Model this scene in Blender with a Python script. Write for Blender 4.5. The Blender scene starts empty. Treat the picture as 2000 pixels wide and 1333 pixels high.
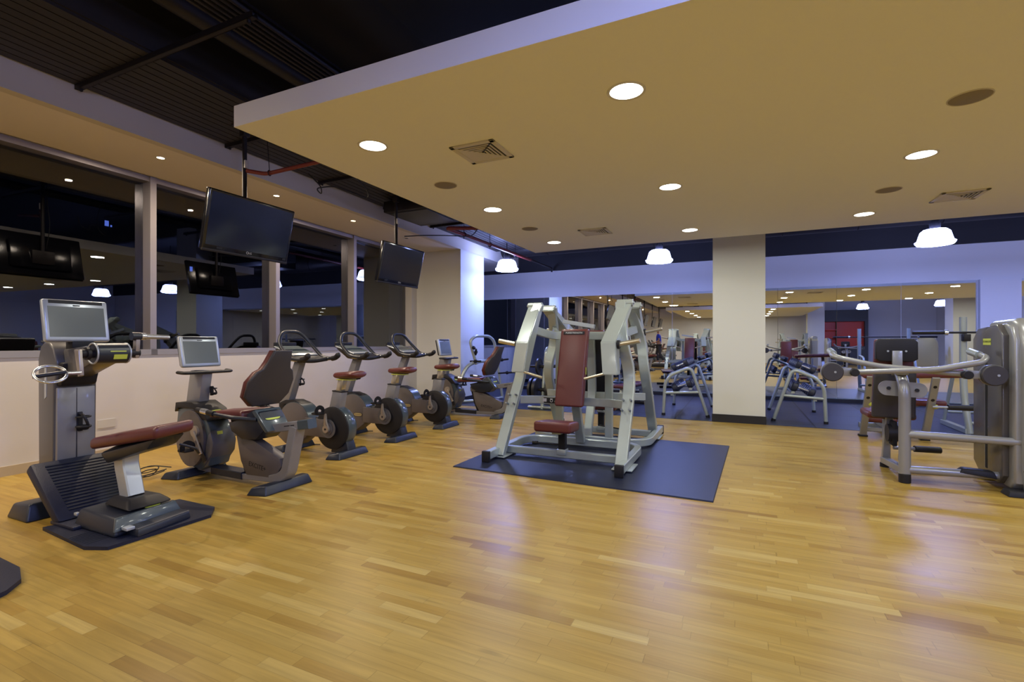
import bpy, bmesh, math, random
from mathutils import Vector, Matrix
sc = bpy.context.scene
COL = sc.collection
random.seed(7)

# ------------------------------------------------------------------ camera, world, exposure
# world axes: +Y runs away along the window wall, +X to the right; metres; camera stands over the origin
YAW = math.radians(25.036)
F_PX, HORIZON_PX = 958.77, 669.03
cam_d = bpy.data.cameras.new('camera')
cam_d.sensor_width = 36.0
cam_d.lens = 36.0 * F_PX / 2000.0
cam_d.shift_y = (HORIZON_PX - 666.5) / 2000.0
cam_d.clip_start = 0.05
cam_d.clip_end = 200
cam = bpy.data.objects.new('camera', cam_d)
COL.objects.link(cam)
cam.location = (0, 0, 1.27)
cam.rotation_euler = (math.pi / 2, 0, YAW)
sc.camera = cam
sc.view_settings.view_transform = 'Standard'
sc.view_settings.look = 'None'
sc.view_settings.gamma = 1.0
sc.view_settings.use_curve_mapping = False
sc.view_settings.exposure = 0.0
world = bpy.data.worlds.new('night')
sc.world = world
world.use_nodes = True
world.node_tree.nodes['Background'].inputs[0].default_value = (0.010, 0.013, 0.028, 1)
world.node_tree.nodes['Background'].inputs[1].default_value = 0.35
try:
    sc.cycles.use_denoising = True
    sc.cycles.sample_clamp_indirect = 4.0
    sc.cycles.max_bounces = 8
    sc.cycles.glossy_bounces = 5
    sc.cycles.caustics_reflective = False
    sc.cycles.caustics_refractive = False
except Exception:
    pass

# lamp powers and colours
DOWN_COL, DOWN_W, DOWN_EMIT = (0.98, 1.0, 0.90), 14.8, 12.0
BAY_COL, BAY_W, BAY_EMIT = (0.22, 0.31, 1.0), 46.0, 54.0
SPOT_COL, SPOT_W, SPOT_EMIT = (1.0, 0.82, 0.62), 36.0, 20.0


def area_lamp(name, loc, size, power, col, parent, spread=math.pi):
    d = bpy.data.lights.new(name, 'AREA')
    d.shape = 'DISK'
    d.size = size
    d.energy = power
    d.color = col
    d.spread = spread
    o = bpy.data.objects.new(name, d)
    COL.objects.link(o)
    o.location = loc
    o.parent = parent
    return o


def point_lamp(name, loc, radius, power, col, parent):
    d = bpy.data.lights.new(name, 'POINT')
    d.shadow_soft_size = radius
    d.energy = power
    d.color = col
    o = bpy.data.objects.new(name, d)
    COL.objects.link(o)
    o.location = loc
    o.parent = parent
    return o


# ------------------------------------------------------------------ materials
def mat(name, col, rough=0.5, metal=0.0, coat=0.0, bump=0.0, bscale=60.0, var=0.0, spec=0.5):
    m = bpy.data.materials.new(name)
    m.use_nodes = True
    nt = m.node_tree
    b = nt.nodes['Principled BSDF']
    b.inputs['Base Color'].default_value = (*col, 1)
    b.inputs['Roughness'].default_value = rough
    b.inputs['Metallic'].default_value = metal
    b.inputs['Coat Weight'].default_value = coat
    b.inputs['Coat Roughness'].default_value = 0.08
    b.inputs['Specular IOR Level'].default_value = spec
    tc = nt.nodes.new('ShaderNodeTexCoord')
    nz = nt.nodes.new('ShaderNodeTexNoise')
    nz.inputs['Scale'].default_value = bscale
    nz.inputs['Detail'].default_value = 3
    nt.links.new(tc.outputs['Object'], nz.inputs['Vector'])
    if var > 0:
        nz2 = nt.nodes.new('ShaderNodeTexNoise')
        nz2.inputs['Scale'].default_value = 3.0
        nt.links.new(tc.outputs['Object'], nz2.inputs['Vector'])
        mx = nt.nodes.new('ShaderNodeMix')
        mx.data_type = 'RGBA'
        mx.inputs[6].default_value = (*[c * (1 - var) for c in col], 1)
        mx.inputs[7].default_value = (*[min(1, c * (1 + var)) for c in col], 1)
        nt.links.new(nz2.outputs['Fac'], mx.inputs[0])
        nt.links.new(mx.outputs[2], b.inputs['Base Color'])
    if bump > 0:
        bp = nt.nodes.new('ShaderNodeBump')
        bp.inputs['Strength'].default_value = bump
        bp.inputs['Distance'].default_value = 0.002
        nt.links.new(nz.outputs['Fac'], bp.inputs['Height'])
        nt.links.new(bp.outputs['Normal'], b.inputs['Normal'])
    return m


def emit(name, col, strength):
    m = bpy.data.materials.new(name)
    m.use_nodes = True
    nt = m.node_tree
    nt.nodes.remove(nt.nodes['Principled BSDF'])
    e = nt.nodes.new('ShaderNodeEmission')
    e.inputs[0].default_value = (*col, 1)
    e.inputs[1].default_value = strength
    nt.links.new(e.outputs[0], nt.nodes['Material Output'].inputs[0])
    return m


def wood_floor():
    m = bpy.data.materials.new('maple_strip_floor')
    m.use_nodes = True
    nt = m.node_tree
    N, L = nt.nodes, nt.links
    b = N['Principled BSDF']
    tc = N.new('ShaderNodeTexCoord')
    sep = N.new('ShaderNodeSeparateXYZ')
    L.new(tc.outputs['Object'], sep.inputs[0])

    def M(op, a, c=None, d=None):
        n = N.new('ShaderNodeMath')
        n.operation = op
        for i, x in enumerate((a, c, d)):
            if x is None:
                continue
            if isinstance(x, (int, float)):
                n.inputs[i].default_value = x
            else:
                L.new(x, n.inputs[i])
        return n.outputs[0]
    W, LEN = 0.060, 0.42
    ry = M('DIVIDE', sep.outputs[1], W)
    row = M('FLOOR', ry)
    wn = N.new('ShaderNodeTexWhiteNoise')
    wn.noise_dimensions = '1D'
    L.new(row, wn.inputs['W'])
    rx = M('ADD', M('DIVIDE', sep.outputs[0], LEN), M('MULTIPLY', wn.outputs['Value'], 17.0))
    # the joints of each row wander so that lengths differ
    n1 = N.new('ShaderNodeTexNoise')
    n1.noise_dimensions = '2D'
    n1.inputs['Scale'].default_value = 1.0
    cmb = N.new('ShaderNodeCombineXYZ')
    L.new(M('MULTIPLY', rx, 0.45), cmb.inputs[0])
    L.new(M('MULTIPLY', row, 7.31), cmb.inputs[1])
    L.new(cmb.outputs[0], n1.inputs['Vector'])
    rx2 = M('ADD', rx, M('MULTIPLY', n1.outputs['Fac'], 1.6))
    colm = M('FLOOR', rx2)
    c2 = N.new('ShaderNodeCombineXYZ')
    L.new(row, c2.inputs[0])
    L.new(colm, c2.inputs[1])
    w2 = N.new('ShaderNodeTexWhiteNoise')
    w2.noise_dimensions = '2D'
    L.new(c2.outputs[0], w2.inputs['Vector'])
    ramp = N.new('ShaderNodeValToRGB')
    els = ramp.color_ramp.elements
    els[0].position = 0.0
    els[0].color = (0.26, 0.145, 0.026, 1)
    els[1].position = 1.0
    els[1].color = (0.46, 0.325, 0.090, 1)
    for p, c in ((0.04, (0.325, 0.195, 0.035, 1)), (0.22, (0.362, 0.226, 0.042, 1)), (0.94, (0.40, 0.262, 0.056, 1))):
        e = els.new(p)
        e.color = c
    L.new(w2.outputs['Value'], ramp.inputs[0])
    # grain stretched along the boards
    gm = N.new('ShaderNodeMapping')
    gm.inputs['Scale'].default_value = (2.2, 46, 1)
    L.new(tc.outputs['Object'], gm.inputs[0])
    gadd = N.new('ShaderNodeVectorMath')
    gadd.operation = 'ADD'
    L.new(gm.outputs[0], gadd.inputs[0])
    L.new(w2.outputs['Color'], gadd.inputs[1])
    gn = N.new('ShaderNodeTexNoise')
    gn.inputs['Scale'].default_value = 1.0
    gn.inputs['Detail'].default_value = 5
    gn.inputs['Distortion'].default_value = 0.6
    L.new(gadd.outputs[0], gn.inputs['Vector'])
    hs = N.new('ShaderNodeHueSaturation')
    L.new(ramp.outputs[0], hs.inputs['Color'])
    L.new(M('ADD', M('MULTIPLY', gn.outputs['Fac'], 0.62), 0.69), hs.inputs['Value'])
    # knots and dark mineral streaks
    km = N.new('ShaderNodeMapping')
    km.inputs['Scale'].default_value = (1.3, 9, 1)
    L.new(tc.outputs['Object'], km.inputs[0])
    kn = N.new('ShaderNodeTexNoise')
    kn.inputs['Scale'].default_value = 1.9
    kn.inputs['Detail'].default_value = 2
    L.new(km.outputs[0], kn.inputs['Vector'])
    kr = N.new('ShaderNodeMapRange')
    kr.inputs[1].default_value = 0.68
    kr.inputs[2].default_value = 0.80
    L.new(kn.outputs['Fac'], kr.inputs[0])
    # seams
    fy = M('FRACT', ry)
    fx = M('FRACT', rx2)
    sy = M('LESS_THAN', fy, 0.035)
    sx = M('LESS_THAN', fx, 0.006)
    seam = M('MAXIMUM', sy, sx)
    dark = M('SUBTRACT', M('SUBTRACT', 1.0, M('MULTIPLY', seam, 0.26)), M('MULTIPLY', kr.outputs[0], 0.38))
    mul = N.new('ShaderNodeMix')
    mul.data_type = 'RGBA'
    mul.blend_type = 'MULTIPLY'
    mul.inputs[0].default_value = 1.0
    L.new(hs.outputs[0], mul.inputs[6])
    cc = N.new('ShaderNodeCombineXYZ')
    for i in range(3):
        L.new(dark, cc.inputs[i])
    L.new(cc.outputs[0], mul.inputs[7])
    L.new(mul.outputs[2], b.inputs['Base Color'])
    rg = M('ADD', M('MULTIPLY', w2.outputs['Value'], 0.05), 0.31)
    L.new(rg, b.inputs['Roughness'])
    b.inputs['Specular IOR Level'].default_value = 0.20
    b.inputs['Coat Weight'].default_value = 0.0
    b.inputs['Coat Roughness'].default_value = 0.14
    bp = N.new('ShaderNodeBump')
    bp.inputs['Strength'].default_value = 0.10
    bp.inputs['Distance'].default_value = 0.002
    big = N.new('ShaderNodeTexNoise')
    big.inputs['Scale'].default_value = 2.5
    L.new(gm.outputs[0], big.inputs['Vector'])
    L.new(M('ADD', M('MULTIPLY', w2.outputs['Value'], 0.6), M('MULTIPLY', gn.outputs['Fac'], 0.5)), bp.inputs['Height'])
    L.new(bp.outputs['Normal'], b.inputs['Normal'])
    return m


def glass_mat():
    m = bpy.data.materials.new('window_glass')
    m.use_nodes = True
    nt = m.node_tree
    nt.nodes.remove(nt.nodes['Principled BSDF'])
    tr = nt.nodes.new('ShaderNodeBsdfTransparent')
    tr.inputs[0].default_value = (0.45, 0.47, 0.5, 1)
    gl = nt.nodes.new('ShaderNodeBsdfGlossy')
    gl.inputs['Color'].default_value = (0.9, 0.93, 1, 1)
    gl.inputs['Roughness'].default_value = 0.0
    fr = nt.nodes.new('ShaderNodeFresnel')
    fr.inputs[0].default_value = 2.1
    mx = nt.nodes.new('ShaderNodeMixShader')
    nt.links.new(fr.outputs[0], mx.inputs[0])
    nt.links.new(tr.outputs[0], mx.inputs[1])
    nt.links.new(gl.outputs[0], mx.inputs[2])
    nt.links.new(mx.outputs[0], nt.nodes['Material Output'].inputs[0])
    return m


def rubber_floor():
    m = mat('rubber_tile_floor', (0.030, 0.036, 0.062), 0.42, bump=0.4, bscale=180)
    nt = m.node_tree
    b = nt.nodes['Principled BSDF']
    tc = nt.nodes.new('ShaderNodeTexCoord')
    br = nt.nodes.new('ShaderNodeTexBrick')
    br.offset = 0.0
    br.inputs['Scale'].default_value = 1.0
    br.inputs['Brick Width'].default_value = 1.0
    br.inputs['Row Height'].default_value = 1.0
    br.inputs['Mortar Size'].default_value = 0.012
    br.inputs['Color1'].default_value = (0.030, 0.036, 0.060, 1)
    br.inputs['Color2'].default_value = (0.040, 0.047, 0.078, 1)
    br.inputs['Mortar'].default_value = (0.005, 0.005, 0.008, 1)
    nt.links.new(tc.outputs['Object'], br.inputs['Vector'])
    nt.links.new(br.outputs['Color'], b.inputs['Base Color'])
    b.inputs['Specular IOR Level'].default_value = 0.3
    return m


MT = dict(
    wood=wood_floor(), glass=glass_mat(), rubber=rubber_floor(),
    wall=mat('painted_plaster', (0.60, 0.57, 0.55), 0.65, bump=0.15, bscale=30, var=0.02),
    wall_white=mat('white_paint', (0.78, 0.78, 0.80), 0.6, bump=0.1, bscale=30),
    soffit_shaded=mat('soffit_plaster_shaded', (0.62, 0.58, 0.52), 0.7, bump=0.1, bscale=20),  # soffit plaster darkened, shade of the upright face put into the colour
    column=mat('cream_column_paint', (0.68, 0.68, 0.64), 0.6, bump=0.1),
    ceil=mat('ceiling_plaster', (0.88, 0.88, 0.86), 0.75, bump=0.1, bscale=20),
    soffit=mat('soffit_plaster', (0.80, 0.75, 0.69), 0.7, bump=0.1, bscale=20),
    black=mat('black_ceiling_paint', (0.018, 0.018, 0.022), 0.7, bump=0.3, bscale=12),
    deck=mat('dark_metal_deck', (0.030, 0.026, 0.026), 0.5, metal=0.3, bump=0.2),
    strut=mat('dark_strut', (0.02, 0.016, 0.016), 0.5, metal=0.4),
    redpipe=mat('red_sprinkler_pipe', (0.20, 0.028, 0.020), 0.4, bump=0.1),
    frame=mat('anodised_window_frame', (0.29, 0.265, 0.275), 0.4, metal=0.5),
    sill=mat('grey_sill', (0.30, 0.29, 0.31), 0.45, metal=0.3),
    base_tan=mat('tan_baseboard', (0.46, 0.38, 0.27), 0.4, bump=0.1),
    base_black=mat('black_baseboard', (0.012, 0.012, 0.016), 0.35),
    mirror=mat('mirror_glass', (0.86, 0.88, 0.89), 0.0, metal=1.0),
    seam=mat('mirror_edge', (0.35, 0.42, 0.42), 0.2, metal=0.6),
    silver=mat('silver_green_paint', (0.40, 0.445, 0.42), 0.32, metal=0.35, coat=0.3, bump=0.05, bscale=200),
    silver2=mat('warm_silver_paint', (0.30, 0.302, 0.302), 0.34, metal=0.35, coat=0.3, bump=0.05, bscale=200),
    gun=mat('gunmetal_plastic', (0.10, 0.098, 0.105), 0.38, coat=0.2, bump=0.08, bscale=250),
    bikegrey=mat('bike_grey_paint', (0.26, 0.26, 0.275), 0.36, metal=0.3, coat=0.2),
    umber=mat('umber_grey_plastic', (0.120, 0.104, 0.100), 0.42, bump=0.08, bscale=250),
    navy=mat('dark_navy_plastic', (0.014, 0.018, 0.030), 0.36, bump=0.15, bscale=220),
    teal=mat('slate_shell_plastic', (0.055, 0.075, 0.088), 0.28, coat=0.4),
    char=mat('charcoal_plastic', (0.016, 0.015, 0.017), 0.48, bump=0.2, bscale=250, spec=0.3),
    bshell=mat('seat_back_shell', (0.040, 0.037, 0.042), 0.5, bump=0.3, bscale=200),
    leather=mat('oxblood_vinyl', (0.110, 0.023, 0.021), 0.38, bump=0.25, bscale=90, var=0.1),
    leather2=mat('plum_vinyl', (0.105, 0.030, 0.034), 0.4, bump=0.25, bscale=90, var=0.1),
    chrome=mat('chrome', (0.66, 0.68, 0.72), 0.22, metal=0.85),
    steel=mat('brushed_steel_peg', (0.62, 0.57, 0.46), 0.28, metal=0.9),
    crank=mat('cast_aluminium', (0.42, 0.37, 0.32), 0.35, metal=0.6),
    bezel=mat('silver_bezel', (0.46, 0.50, 0.55), 0.30, metal=0.4, coat=0.3),
    screen=mat('dark_screen_glass', (0.10, 0.125, 0.135), 0.22, spec=0.8),
    tvscreen=mat('tv_screen_glass', (0.008, 0.012, 0.030), 0.13, spec=0.7),
    tvbezel=mat('glossy_black_bezel', (0.006, 0.006, 0.008), 0.15, coat=0.5),
    lime=mat('lime_badge', (0.55, 0.62, 0.08), 0.4),
    badge=mat('tan_badge', (0.45, 0.36, 0.16), 0.4),
    ltext=mat('pale_lettering', (0.6, 0.6, 0.6), 0.5),
    dtext=mat('dark_lettering', (0.02, 0.02, 0.02), 0.5),
    mat_r=mat('navy_rubber_mat', (0.013, 0.016, 0.034), 0.42, bump=0.5, bscale=160, spec=0.28),
    plate=mat('black_iron_plate', (0.014, 0.015, 0.020), 0.42, bump=0.3, bscale=120),
    dumb=mat('dumbbell_rubber', (0.020, 0.022, 0.040), 0.4, bump=0.2),
    slit=mat('black_slot', (0.003, 0.003, 0.003), 0.8),
    stack=mat('smoked_stack_panel', (0.085, 0.080, 0.082), 0.24, coat=0.15),
    grille=mat('grille_white', (0.62, 0.58, 0.50), 0.5),
    spk=mat('speaker_mesh', (0.27, 0.23, 0.18), 0.8, bump=0.6, bscale=400),
    cable=mat('black_cable', (0.010, 0.010, 0.012), 0.5),
    redcab=mat('orange_red_laminate', (0.75, 0.055, 0.012), 0.4),
    greycab=mat('dark_grey_laminate', (0.055, 0.058, 0.062), 0.5),
    blueshirt=mat('blue_shirt_cloth', (0.010, 0.035, 0.42), 0.85, bump=0.3),
    skin=mat('skin', (0.28, 0.14, 0.09), 0.5),
    hair=mat('dark_hair', (0.012, 0.010, 0.009), 0.6),
    cloth=mat('dark_trousers', (0.015, 0.015, 0.02), 0.85),
    outlet=mat('white_outlet', (0.55, 0.53, 0.5), 0.4),
    down=emit('downlight_lens', (1.0, 0.93, 0.80), DOWN_EMIT),
    spot=emit('spot_lens', (1.0, 0.72, 0.38), SPOT_EMIT),
    bay=emit('highbay_shade', (0.34, 0.42, 1.0), BAY_EMIT),
    ring=mat('white_trim_ring', (0.7, 0.68, 0.62), 0.4),
    citylight=emit('far_city_light', (0.15, 0.25, 1.0), 1.2),
)


# ------------------------------------------------------------------ shape helpers (each returns a bmesh)
def _merge(bm, other):
    me = bpy.data.meshes.new('t')
    other.to_mesh(me)
    bm.from_mesh(me)
    bpy.data.meshes.remove(me)
    other.free()


def box(c, s, rot=(0, 0, 0), bev=0.0, seg=2):
    b = bmesh.new()
    bmesh.ops.create_cube(b, size=1.0)
    bmesh.ops.scale(b, vec=Vector(s), verts=b.verts)
    if bev > 0:
        bmesh.ops.bevel(b, geom=list(b.edges), offset=min(bev, min(s) * 0.49), segments=seg, affect='EDGES', profile=0.5)
    from mathutils import Euler
    bmesh.ops.transform(b, matrix=Matrix.Translation(Vector(c)) @ Euler(rot).to_matrix().to_4x4(), verts=b.verts)
    return b


def bx(x0, x1, y0, y1, z0, z1, bev=0.0, seg=2):
    return box(((x0 + x1) / 2, (y0 + y1) / 2, (z0 + z1) / 2), (abs(x1 - x0), abs(y1 - y0), abs(z1 - z0)), bev=bev, seg=seg)


def prism(pts, axis, a, b_, bev=0.0, seg=2):
    """polygon extruded along an axis; pts are (x,z) for 'y', (y,z) for 'x', (x,y) for 'z'"""
    b = bmesh.new()

    def P(p, t):
        return {'y': (p[0], t, p[1]), 'x': (t, p[0], p[1]), 'z': (p[0], p[1], t)}[axis]
    v0 = [b.verts.new(P(p, a)) for p in pts]
    v1 = [b.verts.new(P(p, b_)) for p in pts]
    n = len(pts)
    b.faces.new(v0)
    b.faces.new(v1[::-1])
    for i in range(n):
        b.faces.new((v0[(i + 1) % n], v0[i], v1[i], v1[(i + 1) % n]))
    bmesh.ops.recalc_face_normals(b, faces=b.faces)
    if bev > 0:
        caps = [e for e in b.edges if abs(len(e.link_faces)) == 2 and any(len(f.verts) == n and n != 4 or f in () for f in e.link_faces)]
        if n == 4:
            caps = list(b.edges)
        bmesh.ops.bevel(b, geom=caps, offset=bev, segments=seg, affect='EDGES', profile=0.5, clamp_overlap=True)
    return b


def hexa(bot, top, bev=0.0, seg=2):
    """solid from two quads of 3D points"""
    b = bmesh.new()
    v0 = [b.verts.new(p) for p in bot]
    v1 = [b.verts.new(p) for p in top]
    b.faces.new(v0)
    b.faces.new(v1[::-1])
    for i in range(4):
        b.faces.new((v0[(i + 1) % 4], v0[i], v1[i], v1[(i + 1) % 4]))
    bmesh.ops.recalc_face_normals(b, faces=b.faces)
    if bev > 0:
        bmesh.ops.bevel(b, geom=list(b.edges), offset=bev, segments=seg, affect='EDGES', profile=0.5, clamp_overlap=True)
    return b


def round_path(pts, rr, n=6):
    pts = [Vector(p) for p in pts]
    if rr <= 0 or len(pts) < 3:
        return pts
    out = [pts[0]]
    for i in range(1, len(pts) - 1):
        p0, p1, p2 = pts[i - 1], pts[i], pts[i + 1]
        d0, d1 = (p0 - p1), (p2 - p1)
        r = min(rr, d0.length * 0.48, d1.length * 0.48)
        a, c = p1 + d0.normalized() * r, p1 + d1.normalized() * r
        for k in range(n + 1):
            t = k / n
            out.append((1 - t) ** 2 * a + 2 * t * (1 - t) * p1 + t * t * c)
    out.append(pts[-1])
    return out


def tube(pts, r, rr=0.0, n=12, rect=None, up=(0, 0, 1), r1=None, rx=None):
    """round (or rectangular, rect=(w,h)) section swept along a path with rounded corners"""
    path = round_path(pts, rr)
    b = bmesh.new()
    rings = []
    m = len(path)
    upv = Vector(up)
    prev = None
    for i, p in enumerate(path):
        t = (path[min(i + 1, m - 1)] - path[max(i - 1, 0)]).normalized()
        if rect:
            side = t.cross(upv)
            if side.length < 1e-4:
                side = t.cross(Vector((1, 0, 0)))
            side.normalize()
            u2 = side.cross(t).normalized()
        else:
            if prev is None:
                a = Vector((0, 0, 1)) if abs(t.z) < 0.9 else Vector((1, 0, 0))
                side = t.cross(a).normalized()
            else:
                side = (prev - t * prev.dot(t)).normalized()
            prev = side
            u2 = side.cross(t).normalized()
        rad = r if r1 is None else r + (r1 - r) * i / (m - 1)
        ring = []
        if rect:
            w, h = rect[0] / 2, rect[1] / 2
            cb = min(w, h) * 0.18
            for (sx, sy) in ((w, h - cb), (w - cb, h), (-w + cb, h), (-w, h - cb), (-w, -h + cb), (-w + cb, -h), (w - cb, -h), (w, -h + cb)):
                ring.append(b.verts.new(p + side * sx + u2 * sy))
        else:
            for k in range(n):
                a = 2 * math.pi * k / n
                ring.append(b.verts.new(p + side * math.cos(a) * rad + u2 * math.sin(a) * rad * (rx or 1)))
        rings.append(ring)
    for i in range(m - 1):
        k = len(rings[i])
        for j in range(k):
            b.faces.new((rings[i][j], rings[i][(j + 1) % k], rings[i + 1][(j + 1) % k], rings[i + 1][j]))
    b.faces.new(rings[0][::-1])
    b.faces.new(rings[-1])
    bmesh.ops.recalc_face_normals(b, faces=b.faces)
    return b


def cyl(p0, p1, r0, r1=None, n=24, bev=0.0):
    p0, p1 = Vector(p0), Vector(p1)
    r1 = r0 if r1 is None else r1
    d = p1 - p0
    L = d.length
    prof = [(0, 0), (r0, 0), (r1, L), (0, L)]
    if bev > 0:
        prof = [(0, 0), (r0 - bev, 0), (r0, bev), (r1, L - bev), (r1 - bev, L), (0, L)]
    return lathe(prof, p0, d, n)


def lathe(prof, origin=(0, 0, 0), axis=(0, 0, 1), n=24):
    b = bmesh.new()
    q = Vector((0, 0, 1)).rotation_difference(Vector(axis).normalized()).to_matrix()
    o = Vector(origin)
    rings = []
    for (r, h) in prof:
        if r < 1e-6:
            rings.append([b.verts.new(o + q @ Vector((0, 0, h)))])
        else:
            rings.append([b.verts.new(o + q @ Vector((r * math.cos(2 * math.pi * k / n), r * math.sin(2 * math.pi * k / n), h))) for k in range(n)])
    for i in range(len(rings) - 1):
        A, B = rings[i], rings[i + 1]
        for k in range(n):
            k2 = (k + 1) % n
            if len(A) == 1 and len(B) == 1:
                continue
            if len(A) == 1:
                b.faces.new((A[0], B[k2], B[k]))
            elif len(B) == 1:
                b.faces.new((A[k], A[k2], B[0]))
            else:
                b.faces.new((A[k], A[k2], B[k2], B[k]))
    bmesh.ops.recalc_face_normals(b, faces=b.faces)
    return b


def ring(c, R, r, axis=(0, 0, 1), sx=1.0, sy=1.0, n=32, k=10):
    b = bmesh.new()
    q = Vector((0, 0, 1)).rotation_difference(Vector(axis).normalized()).to_matrix()
    rings = []
    for i in range(n):
        a = 2 * math.pi * i / n
        rr = []
        for j in range(k):
            t = 2 * math.pi * j / k
            rr.append(b.verts.new(Vector(c) + q @ Vector(((R + r * math.cos(t)) * math.cos(a) * sx, (R + r * math.cos(t)) * math.sin(a) * sy, r * math.sin(t)))))
        rings.append(rr)
    for i in range(n):
        for j in range(k):
            b.faces.new((rings[i][j], rings[(i + 1) % n][j], rings[(i + 1) % n][(j + 1) % k], rings[i][(j + 1) % k]))
    bmesh.ops.recalc_face_normals(b, faces=b.faces)
    return b


def ell(c, s, rot=(0, 0, 0), n=20):
    b = bmesh.new()
    bmesh.ops.create_uvsphere(b, u_segments=n, v_segments=n // 2, radius=1.0)
    from mathutils import Euler
    bmesh.ops.transform(b, matrix=Matrix.Translation(Vector(c)) @ Euler(rot).to_matrix().to_4x4() @ Matrix.Diagonal((*s, 1)), verts=b.verts)
    return b


def xf(b, loc=(0, 0, 0), rz=0.0, rot=None, about=(0, 0, 0)):
    from mathutils import Euler
    R = (rot if isinstance(rot, Matrix) else Euler(rot).to_matrix().to_4x4()) if rot is not None else Matrix.Rotation(rz, 4, 'Z')
    bmesh.ops.transform(b, matrix=Matrix.Translation(Vector(loc)) @ Matrix.Translation(Vector(about)) @ R @ Matrix.Translation(-Vector(about)), verts=b.verts)
    return b


def txt(s, size, depth=0.001, align='CENTER'):
    cu = bpy.data.curves.new('t', 'FONT')
    cu.body = s
    cu.size = size
    cu.extrude = depth
    cu.align_x = align
    cu.align_y = 'CENTER'
    o = bpy.data.objects.new('t', cu)
    COL.objects.link(o)
    dg = bpy.context.evaluated_depsgraph_get()
    me = bpy.data.meshes.new_from_object(o.evaluated_get(dg))
    b = bmesh.new()
    b.from_mesh(me)
    bpy.data.objects.remove(o)
    bpy.data.curves.remove(cu)
    bpy.data.meshes.remove(me)
    return b


def part(name, m, parent, *shapes, sub=0, ang=38):
    bm = bmesh.new()
    for s in shapes:
        if s is None:
            continue
        _merge(bm, s)
    me = bpy.data.meshes.new(name)
    bm.to_mesh(me)
    bm.free()
    me.materials.append(MT[m] if isinstance(m, str) else m)
    me.shade_smooth()
    me.set_sharp_from_angle(angle=math.radians(ang))
    o = bpy.data.objects.new(name, me)
    COL.objects.link(o)
    if parent is not None:
        o.parent = parent
    if sub:
        md = o.modifiers.new('round', 'SUBSURF')
        md.levels = md.render_levels = sub
    return o


def tag(o, label, cat, group=None):
    o['label'] = label
    o['category'] = cat
    if group:
        o['group'] = group
    return o


def thing(name, label, cat, loc=(0, 0, 0), rz=0.0, group=None):
    o = bpy.data.objects.new(name, None)
    o.empty_display_size = 0.1
    COL.objects.link(o)
    o.location = loc
    o.rotation_euler = (0, 0, rz)
    return tag(o, label, cat, group)


def struct(name, m, *shapes, **k):
    o = part(name, m, None, *shapes, **k)
    o['kind'] = 'structure'
    return o


def dup(root, loc, label, rz=None, group=None, skip=()):
    def cp(o, par):
        if par is not None and o.name.split('.')[0] in skip:
            return None
        c = o.copy()
        COL.objects.link(c)
        if par is not None:
            c.parent = par
        for ch in list(o.children):
            cp(ch, c)
        return c
    r = cp(root, None)
    r.location = loc
    if rz is not None:
        r.rotation_euler = (0, 0, rz)
    r['label'] = label
    if group:
        r['group'] = group
    return r


def quad(p0, p1, p2, p3):
    b = bmesh.new()
    b.faces.new([b.verts.new(p) for p in (p0, p1, p2, p3)])
    return b


# ------------------------------------------------------------------ the room
DL = -0.029                                   # the window wall stands 1.7 degrees off the room's grid


def LW(u, v):
    return (u + v * DL, v)


def lprism(u0, u1, v0, v1, z0, z1):
    """a block that follows the window wall"""
    return prism([LW(u0, v0), LW(u1, v0), LW(u1, v1), LW(u0, v1)], 'z', z0, z1)


U1, U2 = -6.26, -5.132
Z_SILL, Z_SOF, Z_BLK = 1.141, 3.247, 3.487
V_COL, V_MIR = 8.49, 12.213
Z_MIR, Z_PUR = 2.459, 3.159
X_R, Y_B, Z_C = 9.6, -9.5, 4.3
Z_P, Z_PT = 2.814, 2.966

struct('floor', 'wood', bx(-7.2, X_R, Y_B, V_COL, -0.05, 0.0))
struct('floor_rubber', 'rubber', bx(-7.2, X_R, V_COL, V_MIR + 0.1, -0.05, 0.004))
struct('ceiling', 'black', bx(-7.4, X_R + .2, Y_B - .2, V_MIR + .3, Z_C, Z_C + 0.1))

# window wall
struct('wall_left', 'wall', lprism(U1 - .25, U1, Y_B, V_MIR + .1, 0, Z_SILL),
       lprism(U1 - .25, U1, 8.78, 8.98, Z_SILL, Z_C), lprism(U1 - .25, U1, Y_B, V_MIR + .1, Z_SOF, Z_C))
struct('baseboard_left', 'base_tan', lprism(U1, U1 + .018, Y_B, 8.97, 0, 0.094))
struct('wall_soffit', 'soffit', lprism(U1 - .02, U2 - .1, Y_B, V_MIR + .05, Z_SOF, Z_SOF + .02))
struct('wall_soffit_face', 'soffit_shaded', lprism(U2 - .1, U2, Y_B, V_MIR + .05, Z_SOF, Z_C))
struct('wall_pillar_left', 'column', lprism(U1 - .1, U2, 8.97, 10.067, 0, Z_SOF + .01))
struct('baseboard_pillar', 'base_black', lprism(U1, U2 + .012, 8.958, 10.08, 0, 0.10))
mull = [3.506 - 1.74 * k for k in range(7, 0, -1)] + [3.506, 5.29, 7.006, 8.735]
W_OUT = U1 - .16


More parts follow.
